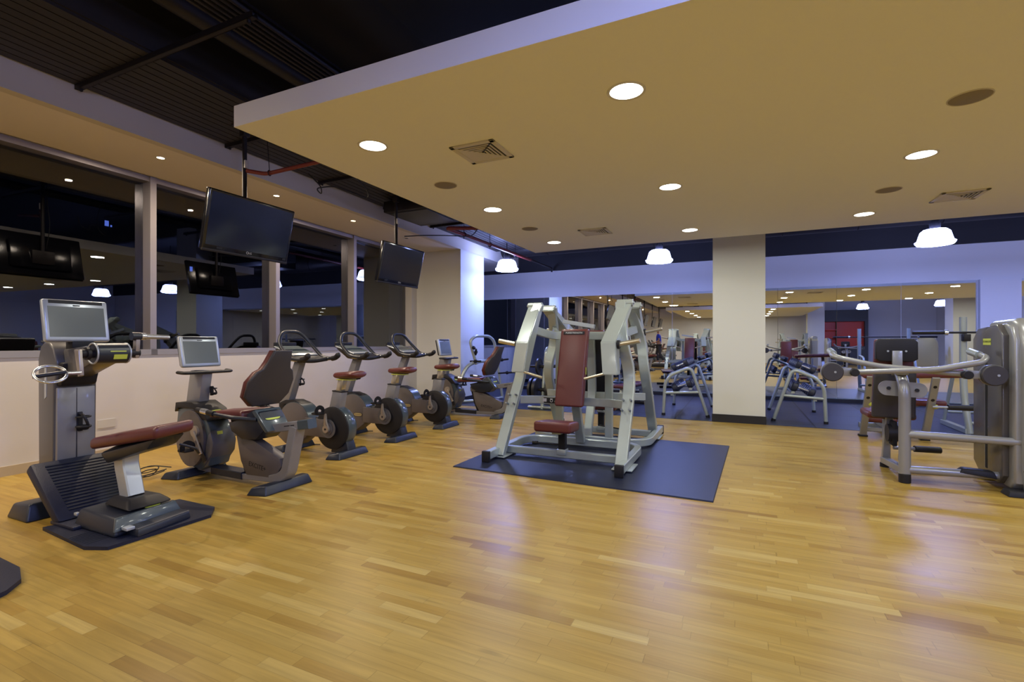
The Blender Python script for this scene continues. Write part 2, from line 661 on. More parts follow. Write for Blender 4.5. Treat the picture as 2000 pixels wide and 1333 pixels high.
def window(i, v0, v1):
    root = bpy.data.objects.new('window_%d' % i, None)
    COL.objects.link(root)
    root['kind'] = 'structure'
    fw = 0.035
    part('window_frame', 'frame', root,
         lprism(W_OUT - .04, U1 - .01, v0 - fw, v0 + fw, Z_SILL, Z_SOF),
         lprism(W_OUT - .04, U1 - .01, v1 - fw, v1 + fw, Z_SILL, Z_SOF) if i in (11, 12) else None,
         lprism(W_OUT - .04, U1 - .03, v0 + fw, v1 - fw, Z_SOF - .06, Z_SOF))
    part('window_sill', 'sill', root, lprism(W_OUT - .04, U1 + .012, v0 - fw, v1 + fw, Z_SILL - .02, Z_SILL + .045))
    part('pane', 'glass', root, quad((*LW(W_OUT, v0), Z_SILL), (*LW(W_OUT, v1), Z_SILL), (*LW(W_OUT, v1), Z_SOF), (*LW(W_OUT, v0), Z_SOF)))


for i in range(len(mull) - 1):
    window(i + 1, mull[i], mull[i + 1])
window(len(mull), 10.1, 12.17)

t = thing('distant_building', 'dark building beyond the night windows with two tiny blue lit panes', 'building', (-31.0, 17.0, -12.0))
part('facade', 'black', t, bx(-1, .9, -16, 20, 0, 34))
for (y, z, w, h) in ((-2.7, 19.5, .17, .28), (-2.5, 19.4, .06, .10), (1.65, 17.7, .15, .28)):
    part('lit_window', 'citylight', t, bx(.9, .93, y - w / 2, y + w / 2, z - h / 2, z + h / 2))

# far wall with the mirrors
struct('wall_far', 'wall_white', bx(-7.4, X_R + .1, V_MIR + .012, V_MIR + .2, 0, Z_PUR))
struct('wall_far_top', 'black', bx(-7.4, X_R + .1, V_MIR - .06, V_MIR + .2, Z_PUR, Z_C))
struct('baseboard_far', 'base_black', bx(-6.6, X_R, V_MIR - .02, V_MIR + .02, 0, 0.085))
struct('trim_1', 'seam', bx(-6.6, X_R, V_MIR - .022, V_MIR + .01, 0.085, 0.10))
seams = [-6.58, -5.845, -4.756, -3.698, -2.583, -1.49, -0.40, 0.724, 1.812, 2.902, 4.060]
for i in range(len(seams) - 1):
    a, b_ = seams[i] + .003, seams[i + 1] - .003
    # the sheets hang a fraction of a degree apart
    dy = -.008 if i == 5 else (.003 if i == 8 else 0.0)
    m_ = tag(part('wall_mirror', 'mirror', None, prism([(a, V_MIR), (b_, V_MIR + dy), (b_, V_MIR + dy + .008), (a, V_MIR + .008)], 'z', 0.10, Z_MIR)),
             'x', 'mirror', 'tall mirror sheets along the far wall')
    names = ['beside the white pillar at the far left', 'second from the left, behind the arched plate tree', 'behind the left arm of the chest press',
             'behind the oxblood back pad', 'showing the hanging television reflections', 'with the downlight reflections left of the column',
             'partly hidden by the cream column', 'just right of the cream column above the dumbbells', 'reflecting the orange-red cupboard',
             'at the right end before the pale pillar']
    m_['label'] = 'frameless wall mirror sheet ' + names[i]
struct('wall_pier_right', 'wall_white', bx(4.08, 4.66, V_MIR - .10, V_MIR + .02, 0, Z_MIR))
tag(part('wall_mirror', 'mirror', None, bx(4.67, 5.9, V_MIR, V_MIR + .008, .1, Z_MIR)), 'frameless wall mirror sheet right of the pale pier behind the weight stack', 'mirror', 'tall mirror sheets along the far wall')

# column
struct('wall_column', 'column', bx(-.415, .336, V_COL + .004, V_COL + .75, 0.0, Z_C))
struct('baseboard_column', 'base_black', bx(-.427, .348, V_COL - .008, V_COL + .76, 0, 0.125))

# far side and back of the gym (seen in the mirrors and the window panes)
struct('wall_right', 'wall_white', bx(X_R, X_R + .2, Y_B, V_MIR, 0, Z_C))
struct('wall_back', 'wall_white', bx(-7.4, X_R, Y_B - .2, Y_B, 0, Z_C))
struct('wall_back_column', 'column', bx(3.3, 4.1, -7.6, -6.9, 0, Z_C))
struct('wall_right_pillar', 'column', bx(7.0, 7.8, .6, 1.4, 0, Z_C))

# dropped ceilings
DP = 0.014


def pprism(u0, u1, v0, v1, z0, z1):
    return prism([(u0 + DP * v0, v0), (u1, v0), (u1, v1), (u0 + DP * v1, v1)], 'z', z0, z1)


struct('ceiling_panel', 'ceil', pprism(-3.33, X_R - .9, 2.346, 7.85, Z_P, Z_PT))
struct('ceiling_panel_back', 'ceil', pprism(-3.33, 3.2, -8.9, -.45, Z_P, Z_PT))

# lights
LX = (-2.62, -0.64, 1.34, 3.32, 5.30, 7.28)
LY = (3.03, 5.08, 7.15)
cols_txt = {0: 'left row', 1: 'middle row', 2: 'right row', 3: 'row beyond the right edge', 4: 'second row beyond the right edge', 5: 'last row on the far right'}
rows_txt = {0: 'nearest', 1: 'middle', 2: 'farthest'}


def downlight(x, y, label, group):
    t = thing('ceiling_downlight', label, 'light', (x, y, Z_P), group=group)
    part('trim_ring', 'ring', t, lathe([(0.100, -0.004), (0.116, -0.005), (0.118, 0.0), (0.100, 0.0)], n=32))
    part('lens', 'down', t, lathe([(0, -0.001), (0.101, -0.001), (0.101, 0.001), (0, 0.001)], n=32))
    area_lamp('lamp', (0, 0, -0.012), 0.19, DOWN_W, DOWN_COL, t)
    return t


for i, x in enumerate(LX):
    for j, y in enumerate(LY):
        downlight(x, y, 'round lit ceiling downlight, %s of the %s' % (rows_txt[j], cols_txt[i]), 'downlights in the dropped ceiling')
for i, x in enumerate((-2.62, -0.64, 1.34)):
    for j, y in enumerate((-1.3, -3.35, -5.4, -7.45)):
        downlight(x, y, 'downlight seen in the mirror, %s row behind the camera, %s from the gap' % (('left', 'middle', 'right')[i], ('first', 'second', 'third', 'fourth')[j]), 'downlights reflected from behind')

for x, y, l in ((-2.63, 4.09, 'round tan ceiling speaker near the left edge, nearest one'), (-2.60, 6.14, 'round tan ceiling speaker near the left edge, farther one'),
                (1.305, 4.02, 'large round tan ceiling speaker at the upper right'), (1.35, 6.11, 'round tan ceiling speaker between the right downlights, farther one')):
    t = thing('ceiling_speaker', l, 'speaker', (x, y, Z_P), group='flush ceiling speakers')
    part('grille', 'spk', t, lathe([(0, -0.006), (0.098, -0.006), (0.108, -0.001), (0.108, 0), (0, 0)], n=36))
    part('rim', 'grille', t, ring((0, 0, -0.002), 0.110, 0.004))


def vent(x, y, l, s=0.195, rz=0.0):
    t = thing('ceiling_vent', l, 'vent', (x, y, Z_P), rz, group='square air diffusers')
    part('backing', 'slit', t, bx(-s + .04, s - .04, -s + .04, s - .04, -.003, 0))
    part('frame', 'grille', t, bx(-s, s, -s, -s + .04, -.012, 0, .003), bx(-s, s, s - .04, s, -.012, 0, .003), bx(-s, -s + .04, -s, s, -.012, 0, .003), bx(s - .04, s, -s, s, -.012, 0, .003))
    part('blank_plate', 'grille', t, prism([(-s + .035, -s + .035), (s - .035, s - .035), (-s + .035, s - .035)], 'z', -.010, -.006))
    for k in range(5):
        q = s - .058 - k * .030
        w = .012
        part('louver', 'grille', t, bx(-q, q, -q, -q + w, -.012, -.004), bx(q - w, q, -q, q, -.012, -.004))
    return t


vent(-1.90, 3.50, 'square white ceiling air diffuser, nearest, beside the left downlight row')
vent(-1.84, 6.68, 'square ceiling air diffuser near the far left corner of the panel')
vent(2.07, 6.66, 'square ceiling air diffuser at the far right above the mirrors')

for k, v in enumerate((-5.7, -4.2, -2.75, -1.3, .2, 1.68, 3.17, 4.65, 6.14, 7.60)):
    u = -5.54 + DL * v
    on = v != 7.60
    lab = {3.17: 'small warm soffit spotlight above the first window, nearest lit one', 4.65: 'small warm soffit spotlight behind the big television',
           6.14: 'small warm soffit spotlight between the two televisions', 7.60: 'small unlit soffit spotlight beside the far television'}.get(v, 'small warm soffit spotlight behind the camera, %s from it' % ('sixth', 'fifth', 'fourth', 'third', 'second', 'first')[min(k, 5)])
    t = thing('soffit_spotlight', lab, 'light', (u, v, Z_SOF), group='small soffit spotlights')
    part('trim_ring', 'ring', t, lathe([(0.035, -0.004), (0.050, -0.005), (0.052, 0.0), (0.035, 0.0)], n=24))
    part('lens', 'spot' if on else 'slit', t, lathe([(0, -0.002), (0.036, -0.002), (0.036, 0.0), (0, 0.0)], n=24))
    if on:
        area_lamp('lamp', (0, 0, -0.012), 0.06, SPOT_W, SPOT_COL, t)


def highbay(x, y, z, l):
    t = thing('pendant_highbay', l, 'lamp', (x, y, z), group='blue-white high bay pendants')
    part('shade', 'bay', t, lathe([(0.235, -0.03), (0.255, 0.0), (0.262, 0.012), (0.235, 0.022), (0.225, 0.05), (0.19, 0.17), (0.15, 0.205), (0.0, 0.21)], n=40))
    part('rim', 'chrome', t, ring((0, 0, 0.004), 0.258, 0.007))
    part('ballast', 'char', t, lathe([(0, .21), (.07, .21), (.075, .3), (.05, .36), (0, .36)], n=20))
    part('stem', 'char', t, cyl((0, 0, .36), (0, 0, (3.483 if x < -4 else 3.74 if x < 3 and y > 9 and False else Z_C) - z), .012, n=10))
    area_lamp('lamp', (0, 0, -0.045), 0.42, BAY_W, BAY_COL, t)
    return t


highbay(-4.75, 9.9, 2.90, 'glowing blue-white pendant lamp at the left beside the white pillar')
highbay(-1.46, 9.95, 2.87, 'glowing blue-white pendant lamp left of the cream column')
highbay(2.80, 9.95, 2.86, 'glowing blue-white pendant lamp right of the cream column')
highbay(6.2, 9.9, 2.87, 'glowing pendant lamp beyond the right edge of the photo')
highbay(.1, .75, 3.0, 'pendant lamp behind the camera in the ceiling gap')
highbay(4.4, .75, 3.0, 'pendant lamp behind the camera on the right in the ceiling gap')
highbay(5.4, -4.2, 2.92, 'pendant lamp by the back wall, left one of two in the mirror')
highbay(8.0, -3.2, 2.92, 'pendant lamp by the back wall, right one of two in the mirror')
# ------------------------------------------------------------------ things under the dark ceiling
t = thing('corrugated_duct', 'wide dark corrugated duct running above the soffit edge at the upper left', 'duct')
part('duct_body', 'deck', t, lprism(U2 + .012, -4.03, Y_B + .3, 10.7, Z_BLK + .02, Z_BLK + .42))
sh = []
for k in range(11):
    u = U2 + .02 + k * .098
    sh.append(lprism(u, u + .086, Y_B + .3, 10.7, Z_BLK - .004, Z_BLK + .03))
part('duct_rib', 'deck', t, *sh)
t = thing('ceiling_duct', 'dark round pipe running beside the corrugated duct', 'pipe')
part('pipe_body', 'deck', t, tube([(*LW(-3.72, Y_B + .3), 3.78), (*LW(-3.72, 10.85), 3.78)], .075, n=20))
t = thing('cable_tray', 'dark cable tray with parallel conduits crossing the upper left', 'tray')
part('tray_body', 'strut', t, lprism(-3.34, -3.02, Y_B + .3, 10.7, 3.60, 3.62))
for k in range(6):
    u = -3.31 + k * .052
    part('conduit', 'deck', t, tube([(*LW(u, Y_B + .3), 3.58), (*LW(u, 10.7), 3.58)], .017, n=8))
t = thing('ceiling_duct', 'large square black duct above the gap at the top of the photo', 'duct')
part('duct_body', 'black', t, bx(-2.2, -.9, Y_B + .3, 1.9, 3.7, 4.2, .01), bx(-2.2, -.9, 1.9, 3.4, 3.55, 4.2, .01))
part('duct_flange', 'strut', t, bx(-2.24, -.86, 1.86, 1.94, 3.52, 4.22))
t = thing('ceiling_duct', 'black round duct above the pendants in front of the mirror wall', 'duct')
part('duct_body', 'deck', t, tube([(-6.0, 11.2, 3.62), (9.0, 11.2, 3.62)], .22, n=28))
for k in range(12):
    part('duct_band', 'strut', t, ring((-5.5 + k * 1.25, 11.2, 3.62), .222, .012, axis=(1, 0, 0)))
t = thing('ceiling_duct', 'flat black air duct behind the cream column', 'duct')
part('duct_body', 'black', t, bx(-2.8, 9.0, 8.95, 9.5, 3.35, 3.75, .02))
part('duct_collar', 'strut', t, bx(-2.4, -1.7, 9.4, 9.9, 3.25, 3.7, .03))
names = {2.25: 'nearest', 3.63: 'second', 5.0: 'third', 6.4: 'fourth', 7.8: 'fifth'}
for v, nm in names.items():
    x1 = -2.95 if v < 2.3 else -3.0
    t = thing('strut_channel', '%s dark slotted strut hanging across under the corrugated duct' % nm, 'strut', group='strut channels under the duct')
    x0 = U2 - .03 + DL * v + .04
    part('channel', 'strut', t, bx(x0, x1, v - .02, v + .02, 3.445, 3.452), bx(x0, x1, v - .021, v - .016, 3.445, 3.485), bx(x0, x1, v + .016, v + .021, 3.445, 3.485))
    for xx in (x0 + .06, x1 - .06):
        part('threaded_rod', 'strut', t, cyl((xx, v, 3.42), (xx, v, 3.50), .006, n=8), cyl((xx, v, 3.425), (xx, v, 3.444), .013, n=6))
t = thing('sprinkler_pipe', 'dark red sprinkler pipe with elbow beside the big television pole', 'pipe')
part('pipe_run', 'redpipe', t, tube([(-4.57, 3.39, 3.02), (-4.40, 3.48, 2.99), (-3.9, 3.65, 3.085), (-3.2, 3.86, 3.21), (-2.6, 4.0, 3.3)], .020, rr=.05, n=10))
part('hanger_rod', 'strut', t, tube([(-4.36, 3.49, 3.01), (-4.42, 3.50, 3.485)], .004, n=6))
part('clamp', 'strut', t, ring((-4.36, 3.49, 2.998), .026, .005, axis=(.9, .3, 0)))
t = thing('sprinkler_pipe', 'long dark red sprinkler pipe running to the mirror wall', 'pipe')
part('pipe_run', 'redpipe', t, tube([(-3.4, 7.75, 3.24), (-4.52, 7.05, 3.20), (-4.50, 7.4, 3.20), (-4.47, 10.6, 3.20)], .032, rr=.08, n=12))
part('pipe_end', 'strut', t, tube([(-4.47, 10.6, 3.20), (-4.47, 12.0, 3.20), (-4.47, 12.02, 3.10)], .024, rr=.03, n=10))
for v in (7.6, 8.6, 9.8):
    part('pipe_hanger', 'strut', t, cyl((-4.5, v, 3.12), (-4.5, v, 3.484), .006, n=8), ring((-4.5, v, 3.20), .04, .008, axis=(0, 1, 0)))
t = thing('air_handler_box', 'dark air handler box above the far television', 'box')
part('casing', 'strut', t, bx(-5.0, -4.15, 6.02, 7.0, 3.27, 3.442, .01))
part('lower_panel', 'greycab', t, bx(-4.93, -4.25, 6.1, 6.85, 3.255, 3.275, .004))
tag(part('hanging_cable', 'cable', None, tube([(-4.30, 3.93, 3.12), (-4.2, 4.02, 2.99), (-4.28, 4.1, 2.93), (-4.33, 4.06, 3.0), (-4.2, 4.2, 3.05), (-4.05, 4.42, 2.99), (-3.95, 4.5, 2.95), (-3.9, 4.42, 3.03), (-4.0, 4.33, 3.16), (-4.12, 4.32, 3.40), (-4.20, 4.32, 3.49)], .007, rr=.08, n=8)),
    'black cable looped from the ceiling beside the big television', 'cable')
tag(part('hanging_cable', 'cable', None, tube([(-4.46, 5.84, 2.82), (-4.4, 6.2, 2.90), (-4.3, 6.6, 2.97), (-4.1, 7.2, 3.05), (-4.0, 7.3, 3.26)], .008, rr=.1, n=8)),
    'black cable sagging from the far television pole to the ceiling', 'cable')


# ------------------------------------------------------------------ televisions on poles
def television(loc, label, rz=0.0):
    t = thing('television', label, 'television', loc, rz, 'televisions hung in a row before the windows')
    a = math.radians(13)       # tilted down towards the room (+x)
    ab = (0, 0, 0)
    R = (0, a, 0)
    W, H = .475, .285
    part('housing', 'tvbezel', t, xf(bx(-.045, .012, -W, W, -H, H, .012, 3), rot=R), xf(bx(-.085, -.04, -W * .7, W * .7, -H * .7, H * .6, .02), rot=R))
    part('screen', 'tvscreen', t, xf(bx(.012, .0135, -W + .028, W - .028, -H + .05, H - .026), rot=R))
    part('lower_trim', 'strut', t, xf(bx(-.01, .016, -W + .004, W - .004, -H - .012, -H + .012, .004), rot=R))
    part('speaker_bar', 'char', t, xf(bx(.0125, .0145, -W + .14, -W + .20, -H + .025, -H + .045), rot=R), xf(bx(.0125, .0145, W - .07, W - .03, -H + .025, -H + .045), rot=R))
    lg = xf(xf(txt('LG', .028, .0004), rot=(math.pi / 2, 0, math.pi / 2)), loc=(.0140, .02, -H + .033))
    dot = xf(ring((0, 0, 0), .011, .002), rot=(0, math.pi / 2, 0), loc=(.0142, -.012, -H + .034))
    part('logo', 'ltext', t, xf(lg, rot=R), xf(dot, rot=R))
    part('pole', 'strut', t, cyl((-.10, 0, -.05), (-.10, 0, 3.486 - loc[2]), .022, n=14), bx(-.13, -.06, -.12, .12, -.12, .06, .008))
    part('ceiling_plate', 'strut', t, bx(-.19, -.01, -.09, .09, 3.470 - loc[2], 3.484 - loc[2], .004), bx(-.135, -.065, -.035, .035, 3.37 - loc[2], 3.475 - loc[2], .004))
    part('junction_box', 'outlet', t, bx(-.082, -.06, -.022, .022, .62, .70, .004))
    part('cable', 'cable', t, tube([(-.12, .03, .1), (-.15, .06, .4), (-.12, .035, .75), (-.13, .03, 1.05)], .005, rr=.1, n=6))
    return t


tv = television((-4.50, 3.39, 2.425), 'big black television hanging before the second window, nearest one')
dup(tv, (-4.53, 5.86, 2.40), 'black television hanging near the soffit corner, farther one')
for y, n_ in ((.9, 'first'), (-1.6, 'second'), (-4.1, 'third'), (-6.6, 'fourth')):
    dup(tv, (-4.46, y, 2.42), 'television seen only in the mirror, %s one behind the camera' % n_)


# ------------------------------------------------------------------ shared machine pieces
def pedal(x, y, z, side, fl=1):
    """a pedal with its strap; side -1 near, +1 far"""
    a = [bx(x - .055, x + .055, y - .045, y + .045, z - .014, z + .012, .008), cyl((x, y - side * .06, z), (x, y, z), .010, n=10)]
    st = tube([(x + .02, y - .042, z), (x + .025, y - .05, z + .045), (x + .02, y, z + .075), (x + .025, y + .05, z + .045), (x + .02, y + .042, z)], .010, rr=.03, n=6, rect=(.045, .006), up=(1, 0, 0))
    return a, st


def bottle_cage(parent, c, s=1.0, rz=0.0):
    x, y, z = c
    part('bottle_holder', 'char', parent,
         xf(tube([(x, y, z + .05 * s), (x + .07 * s, y - .02, z + .055 * s), (x + .085 * s, y, z + .01 * s), (x + .07 * s, y + .02, z - .045 * s), (x, y, z - .05 * s)], .009 * s, rr=.03, n=8), rz=rz, about=c),
         xf(ring((x + .045 * s, y, z + .035 * s), .035 * s, .006 * s), rz=rz, about=c), xf(ring((x + .045 * s, y, z - .03 * s), .033 * s, .009 * s), rz=rz, about=c),
         box((x, y, z), (.02, .03, .13 * s), (0, 0, rz), .005))


def foot_bar(parent, x, y0, y1, w=.17, h=.075, name='foot_bar'):
    part(name, 'navy', parent, hexa([(x - w / 2, y0, 0), (x + w / 2, y0 + .05, 0), (x + w / 2, y1 - .05, 0), (x - w / 2, y1, 0)],
                                    [(x - w / 2 + .03, y0 + .03, h * .8), (x + w / 2 - .03, y0 + .075, h), (x + w / 2 - .03, y1 - .075, h), (x - w / 2 + .03, y1 - .03, h * .8)], .012, 3))


def pill(c, w, h, normal='y-', m='lime', parent=None, text=None, back='char', name='badge'):
    """an oval badge with dark lettering, facing a direction given by a rotation"""
    n = 20
    pts = []
    for k in range(n):
        a = 2 * math.pi * k / n
        pts.append((math.copysign(abs(math.cos(a)) ** .6, math.cos(a)) * w / 2, math.copysign(abs(math.sin(a)) ** .75, math.sin(a)) * h / 2))
    if isinstance(normal, (int, float)):      # faces +x, leaning back by this angle
        rot = Matrix.Rotation(normal, 4, 'Y') @ Matrix.Rotation(math.pi / 2, 4, 'Z')
        normal = rot
    rot = {'y-': (math.pi / 2, 0, 0), 'x+': (math.pi / 2, 0, math.pi / 2), 'x-': (math.pi / 2, 0, -math.pi / 2), 'z': (0, 0, math.pi / 2)}[normal] if isinstance(normal, str) else normal
    o = part(name, back, parent, xf(prism([(p[0] * 1.12, p[1] * 1.25) for p in pts], 'z', -.001, .0015), rot=rot, loc=c))
    part('badge_face', m, o, xf(prism(pts, 'z', .0014, .0028), rot=rot, loc=c))
    if text:
        part('lettering', 'dtext', o, xf(xf(txt(text, h * .42, .0003), loc=(0, 0, .0031)), rot=rot, loc=c))
    return o


# ------------------------------------------------------------------ upright exercise bikes (riders face the windows, -x)
def make_bike():
    t = thing('exercise_bike', 'b', 'exercise bike', group='upright exercise bikes along the windows')
    foot_bar(t, .42, -.27, .29, name='rear_foot_bar')
    foot_bar(t, -.45, -.26, .32, name='front_foot_bar')
    # rear drive drum
    part('rear_drum', 'char', t, lathe([(0, 0), (.20, 0), (.236, .012), (.238, .03), (.238, .03)], (.235, -.075, .305), (0, 1, 0), 40))
    part('rear_drum_rim', 'teal', t, lathe([(.238, 0), (.244, .02), (.244, .10), (.225, .135), (0, .14)], (.235, -.047, .305), (0, 1, 0), 40))
    part('rear_neck', 'navy', t, hexa([(.20, -.05, .03), (.47, -.05, .03), (.47, .09, .03), (.20, .09, .03)], [(.25, -.045, .2), (.42, -.045, .2), (.42, .08, .2), (.25, .08, .2)], .015))
    # front flywheel housing with its dark top shell
    prof = []
    for k in range(26):
        a = math.radians(205 - k * 235 / 25)
        prof.append((-.34 + .245 * math.cos(a), .315 + .25 * math.sin(a)))
    prof += [(-.30, .07), (-.48, .08), (-.62, .17)]
    part('front_housing', 'umber', t, prism(prof, 'y', -.085, .10, .006))
    sh = []
    arc = [(-.34 + .254 * math.cos(math.radians(a)), 0, .315 + .258 * math.sin(math.radians(a))) for a in range(155, -25, -9)]
    part('top_shell', 'teal', t, tube(arc, .1, rect=(.20, .022), up=(0, 1, 0)) if False else prism([(p[0], p[2]) for p in arc] + [(-.34 + (p[0] + .34) * .90, .315 + (p[2] - .315) * .90) for p in arc[::-1]], 'y', -.078, .093, .0))
    part('shell_cap', 'char', t, prism([(-.60, .40), (-.60, .55), (-.50, .585), (-.36, .59), (-.24, .555), (-.17, .50), (-.22, .47), (-.36, .545), (-.5, .535)], 'y', -.07, .085, .006))
    pill((-.165, 0.01, .468), .085, .035, math.radians(48), parent=t, name='shell_badge')
    pill((-.24, -.0865, .30), .135, .042, 'y-', 'badge', t, 'TECHNOGYM', name='side_badge')
    # beam to the crank
    part('beam', 'umber', t, prism([(-.14, .20), (-.14, .405), (.20, .400), (.27, .375), (.305, .31), (.27, .235), (.20, .20)], 'y', -.108, -.07, .01), bx(-.3, .25, .02, .09, .21, .40, .01))
    part('hub_cover', 'gun', t, cyl((.225, -.112, .305), (.225, -.104, .305), .105, n=36), cyl((.225, -.122, .305), (.225, -.108, .305), .07, n=30))
    part('crank_arm', 'crank', t, prism([(.20, .285), (.225, .262), (.255, .285), (.262, .33), (.235, .39), (.225, .475), (.205, .475), (.195, .36)], 'y', -.148, -.125, .004), cyl((.225, -.152, .305), (.225, -.12, .305), .042, n=24))
    part('axle_cap', 'char', t, cyl((.225, -.155, .305), (.225, -.15, .305), .012, n=14))
    a, st = pedal(.17, -.20, .485, -1)
    p = part('pedal', 'char', t, *a)
    part('pedal_strap', 'char', p, st)
    part('pedal_reflector', 'lime', p, bx(.112, .116, -.225, -.18, .478, .492))
    part('crank_arm', 'crank', t, prism([(.24, .33), (.21, .33), (.215, .14), (.235, .14)], 'y', .115, .135, .003))
    a, st = pedal(.225, .19, .14, 1)
    p = part('pedal', 'char', t, *a)
    part('pedal_strap', 'char', p, st)
    # seat post
    part('seat_post_sleeve', 'bikegrey', t, hexa([(.165, -.045, .50), (.312, -.045, .48), (.312, .055, .48), (.165, .055, .50)], [(.222, -.042, .722), (.362, -.042, .712), (.362, .052, .712), (.222, .052, .722)], .010))
    part('sleeve_collar', 'char', t, hexa([(.218, -.046, .716), (.366, -.046, .706), (.366, .056, .706), (.218, .056, .716)], [(.22, -.046, .728), (.368, -.046, .718), (.368, .056, .718), (.22, .056, .728)], .003))
    part('seat_post', 'steel', t, hexa([(.255, -.03, .70), (.335, -.03, .70), (.335, .04, .70), (.255, .04, .70)], [(.290, -.03, .85), (.372, -.03, .85), (.372, .04, .85), (.290, .04, .85)], .006))
    part('seat_clamp', 'lime', t, bx(.27, .50, -.035, .045, .846, .856, .003))
    # saddle
    b = bmesh.new()
    secs = [(.20, .012, .892, .014), (.215, .034, .892, .034), (.27, .042, .890, .042), (.36, .062, .893, .046), (.45, .110, .896, .050), (.53, .130, .902, .052), (.58, .118, .907, .044), (.605, .075, .905, .028)]
    rings_ = []
    for (x, w, z, h) in secs:
        rr = []
        for k in range(14):
            a_ = 2 * math.pi * k / 14
            rr.append(b.verts.new((x, .005 + math.cos(a_) * w, z + math.sin(a_) * h * (1 if math.sin(a_) > 0 else .8) + (.012 * abs(math.cos(a_)) if w > .1 else 0))))
        rings_.append(rr)
    for i in range(len(rings_) - 1):
        for k in range(14):
            b.faces.new((rings_[i][k], rings_[i][(k + 1) % 14], rings_[i + 1][(k + 1) % 14], rings_[i + 1][k]))
    b.faces.new(rings_[0][::-1])
    b.faces.new(rings_[-1])
    bmesh.ops.recalc_face_normals(b, faces=b.faces)
    part('saddle', 'leather', t, b, sub=1, ang=80)
    # console column
    part('console_column', 'bikegrey', t, hexa([(-.615, -.045, .54), (-.480, -.045, .54), (-.480, .055, .54), (-.615, .055, .54)], [(-.375, -.04, 1.06), (-.272, -.04, 1.06), (-.272, .05, 1.06), (-.375, .05, 1.06)], .012))
    bottle_cage(t, (-.40, .06, .80), .8)
    part('console_body', 'char', t, hexa([(-.42, -.10, 1.05), (-.20, -.10, 1.03), (-.20, .12, 1.03), (-.42, .12, 1.05)], [(-.55, -.19, 1.20), (-.14, -.19, 1.085), (-.14, .21, 1.085), (-.55, .21, 1.20)], .02, 3))
    part('console_tray', 'bezel', t, hexa([(-.57, -.17, 1.215), (-.24, -.17, 1.115), (-.24, .19, 1.115), (-.57, .19, 1.215)], [(-.565, -.165, 1.225), (-.235, -.165, 1.125), (-.235, .185, 1.125), (-.565, .185, 1.225)], .004))
    part('display', 'screen', t, hexa([(-.55, -.15, 1.222), (-.30, -.15, 1.146), (-.30, .17, 1.146), (-.55, .17, 1.222)], [(-.55, -.15, 1.226), (-.30, -.15, 1.150), (-.30, .17, 1.150), (-.55, .17, 1.226)]))
    part('reading_rack', 'char', t, bx(-.60, -.575, -.15, .17, 1.20, 1.27, .01))
    part('handlebar', 'navy', t, tube([(-.02, -.215, 1.075), (-.13, -.235, 1.075), (-.24, -.235, 1.09), (-.42, -.225, 1.25), (-.49, -.12, 1.395), (-.49, .14, 1.395), (-.42, .245, 1.25), (-.24, .255, 1.09), (-.13, .255, 1.075), (-.02, .235, 1.075)], .022, rr=.09, n=12))
    part('cross_grip', 'char', t, tube([(-.15, -.22, 1.07), (-.12, 0, 1.05), (-.15, .24, 1.07)], .026, rr=.1, n=12))
    for s, yy in ((-1, -.215), (1, .235)):
        part('grip', 'char', t, tube([(-.06, yy, 1.075), (-.0, yy - s * .0, 1.085), (.035, yy, 1.12)], .030, rr=.03, n=12), ell((.035, yy, 1.115), (.03, .028, .035)))
        part('pulse_sensor', 'chrome', t, tube([(-.20, yy - s * -.012, 1.078), (-.12, yy - s * -.012, 1.072)], .0225, n=12))
    part('power_cord', 'cable', t, tube([(-.54, .10, .12), (-.62, .22, .02), (-.52, .30, .012), (-.4, .22, .012), (-.30, .28, .012)], .006, rr=.08, n=6))
    return t


bk = make_bike()
bk.location = (-4.40, 4.20, 0)
bk['label'] = 'upright exercise bike with oxblood saddle, just behind the big recumbent bike'
dup(bk, (-4.43, 5.19, 0), 'upright exercise bike with oxblood saddle, middle one of the three upright bikes')
dup(bk, (-4.42, 6.25, 0), 'upright exercise bike with oxblood saddle, farthest one beside the far recumbent bike')
for k, y in enumerate((-2.6, -3.7, -4.8)):
    dup(bk, (-4.4, y - 1.1, 0), 'upright bike behind the camera seen only in the mirror, %s one' % ('first', 'second', 'third')[k], group='upright bikes seen in the mirror')


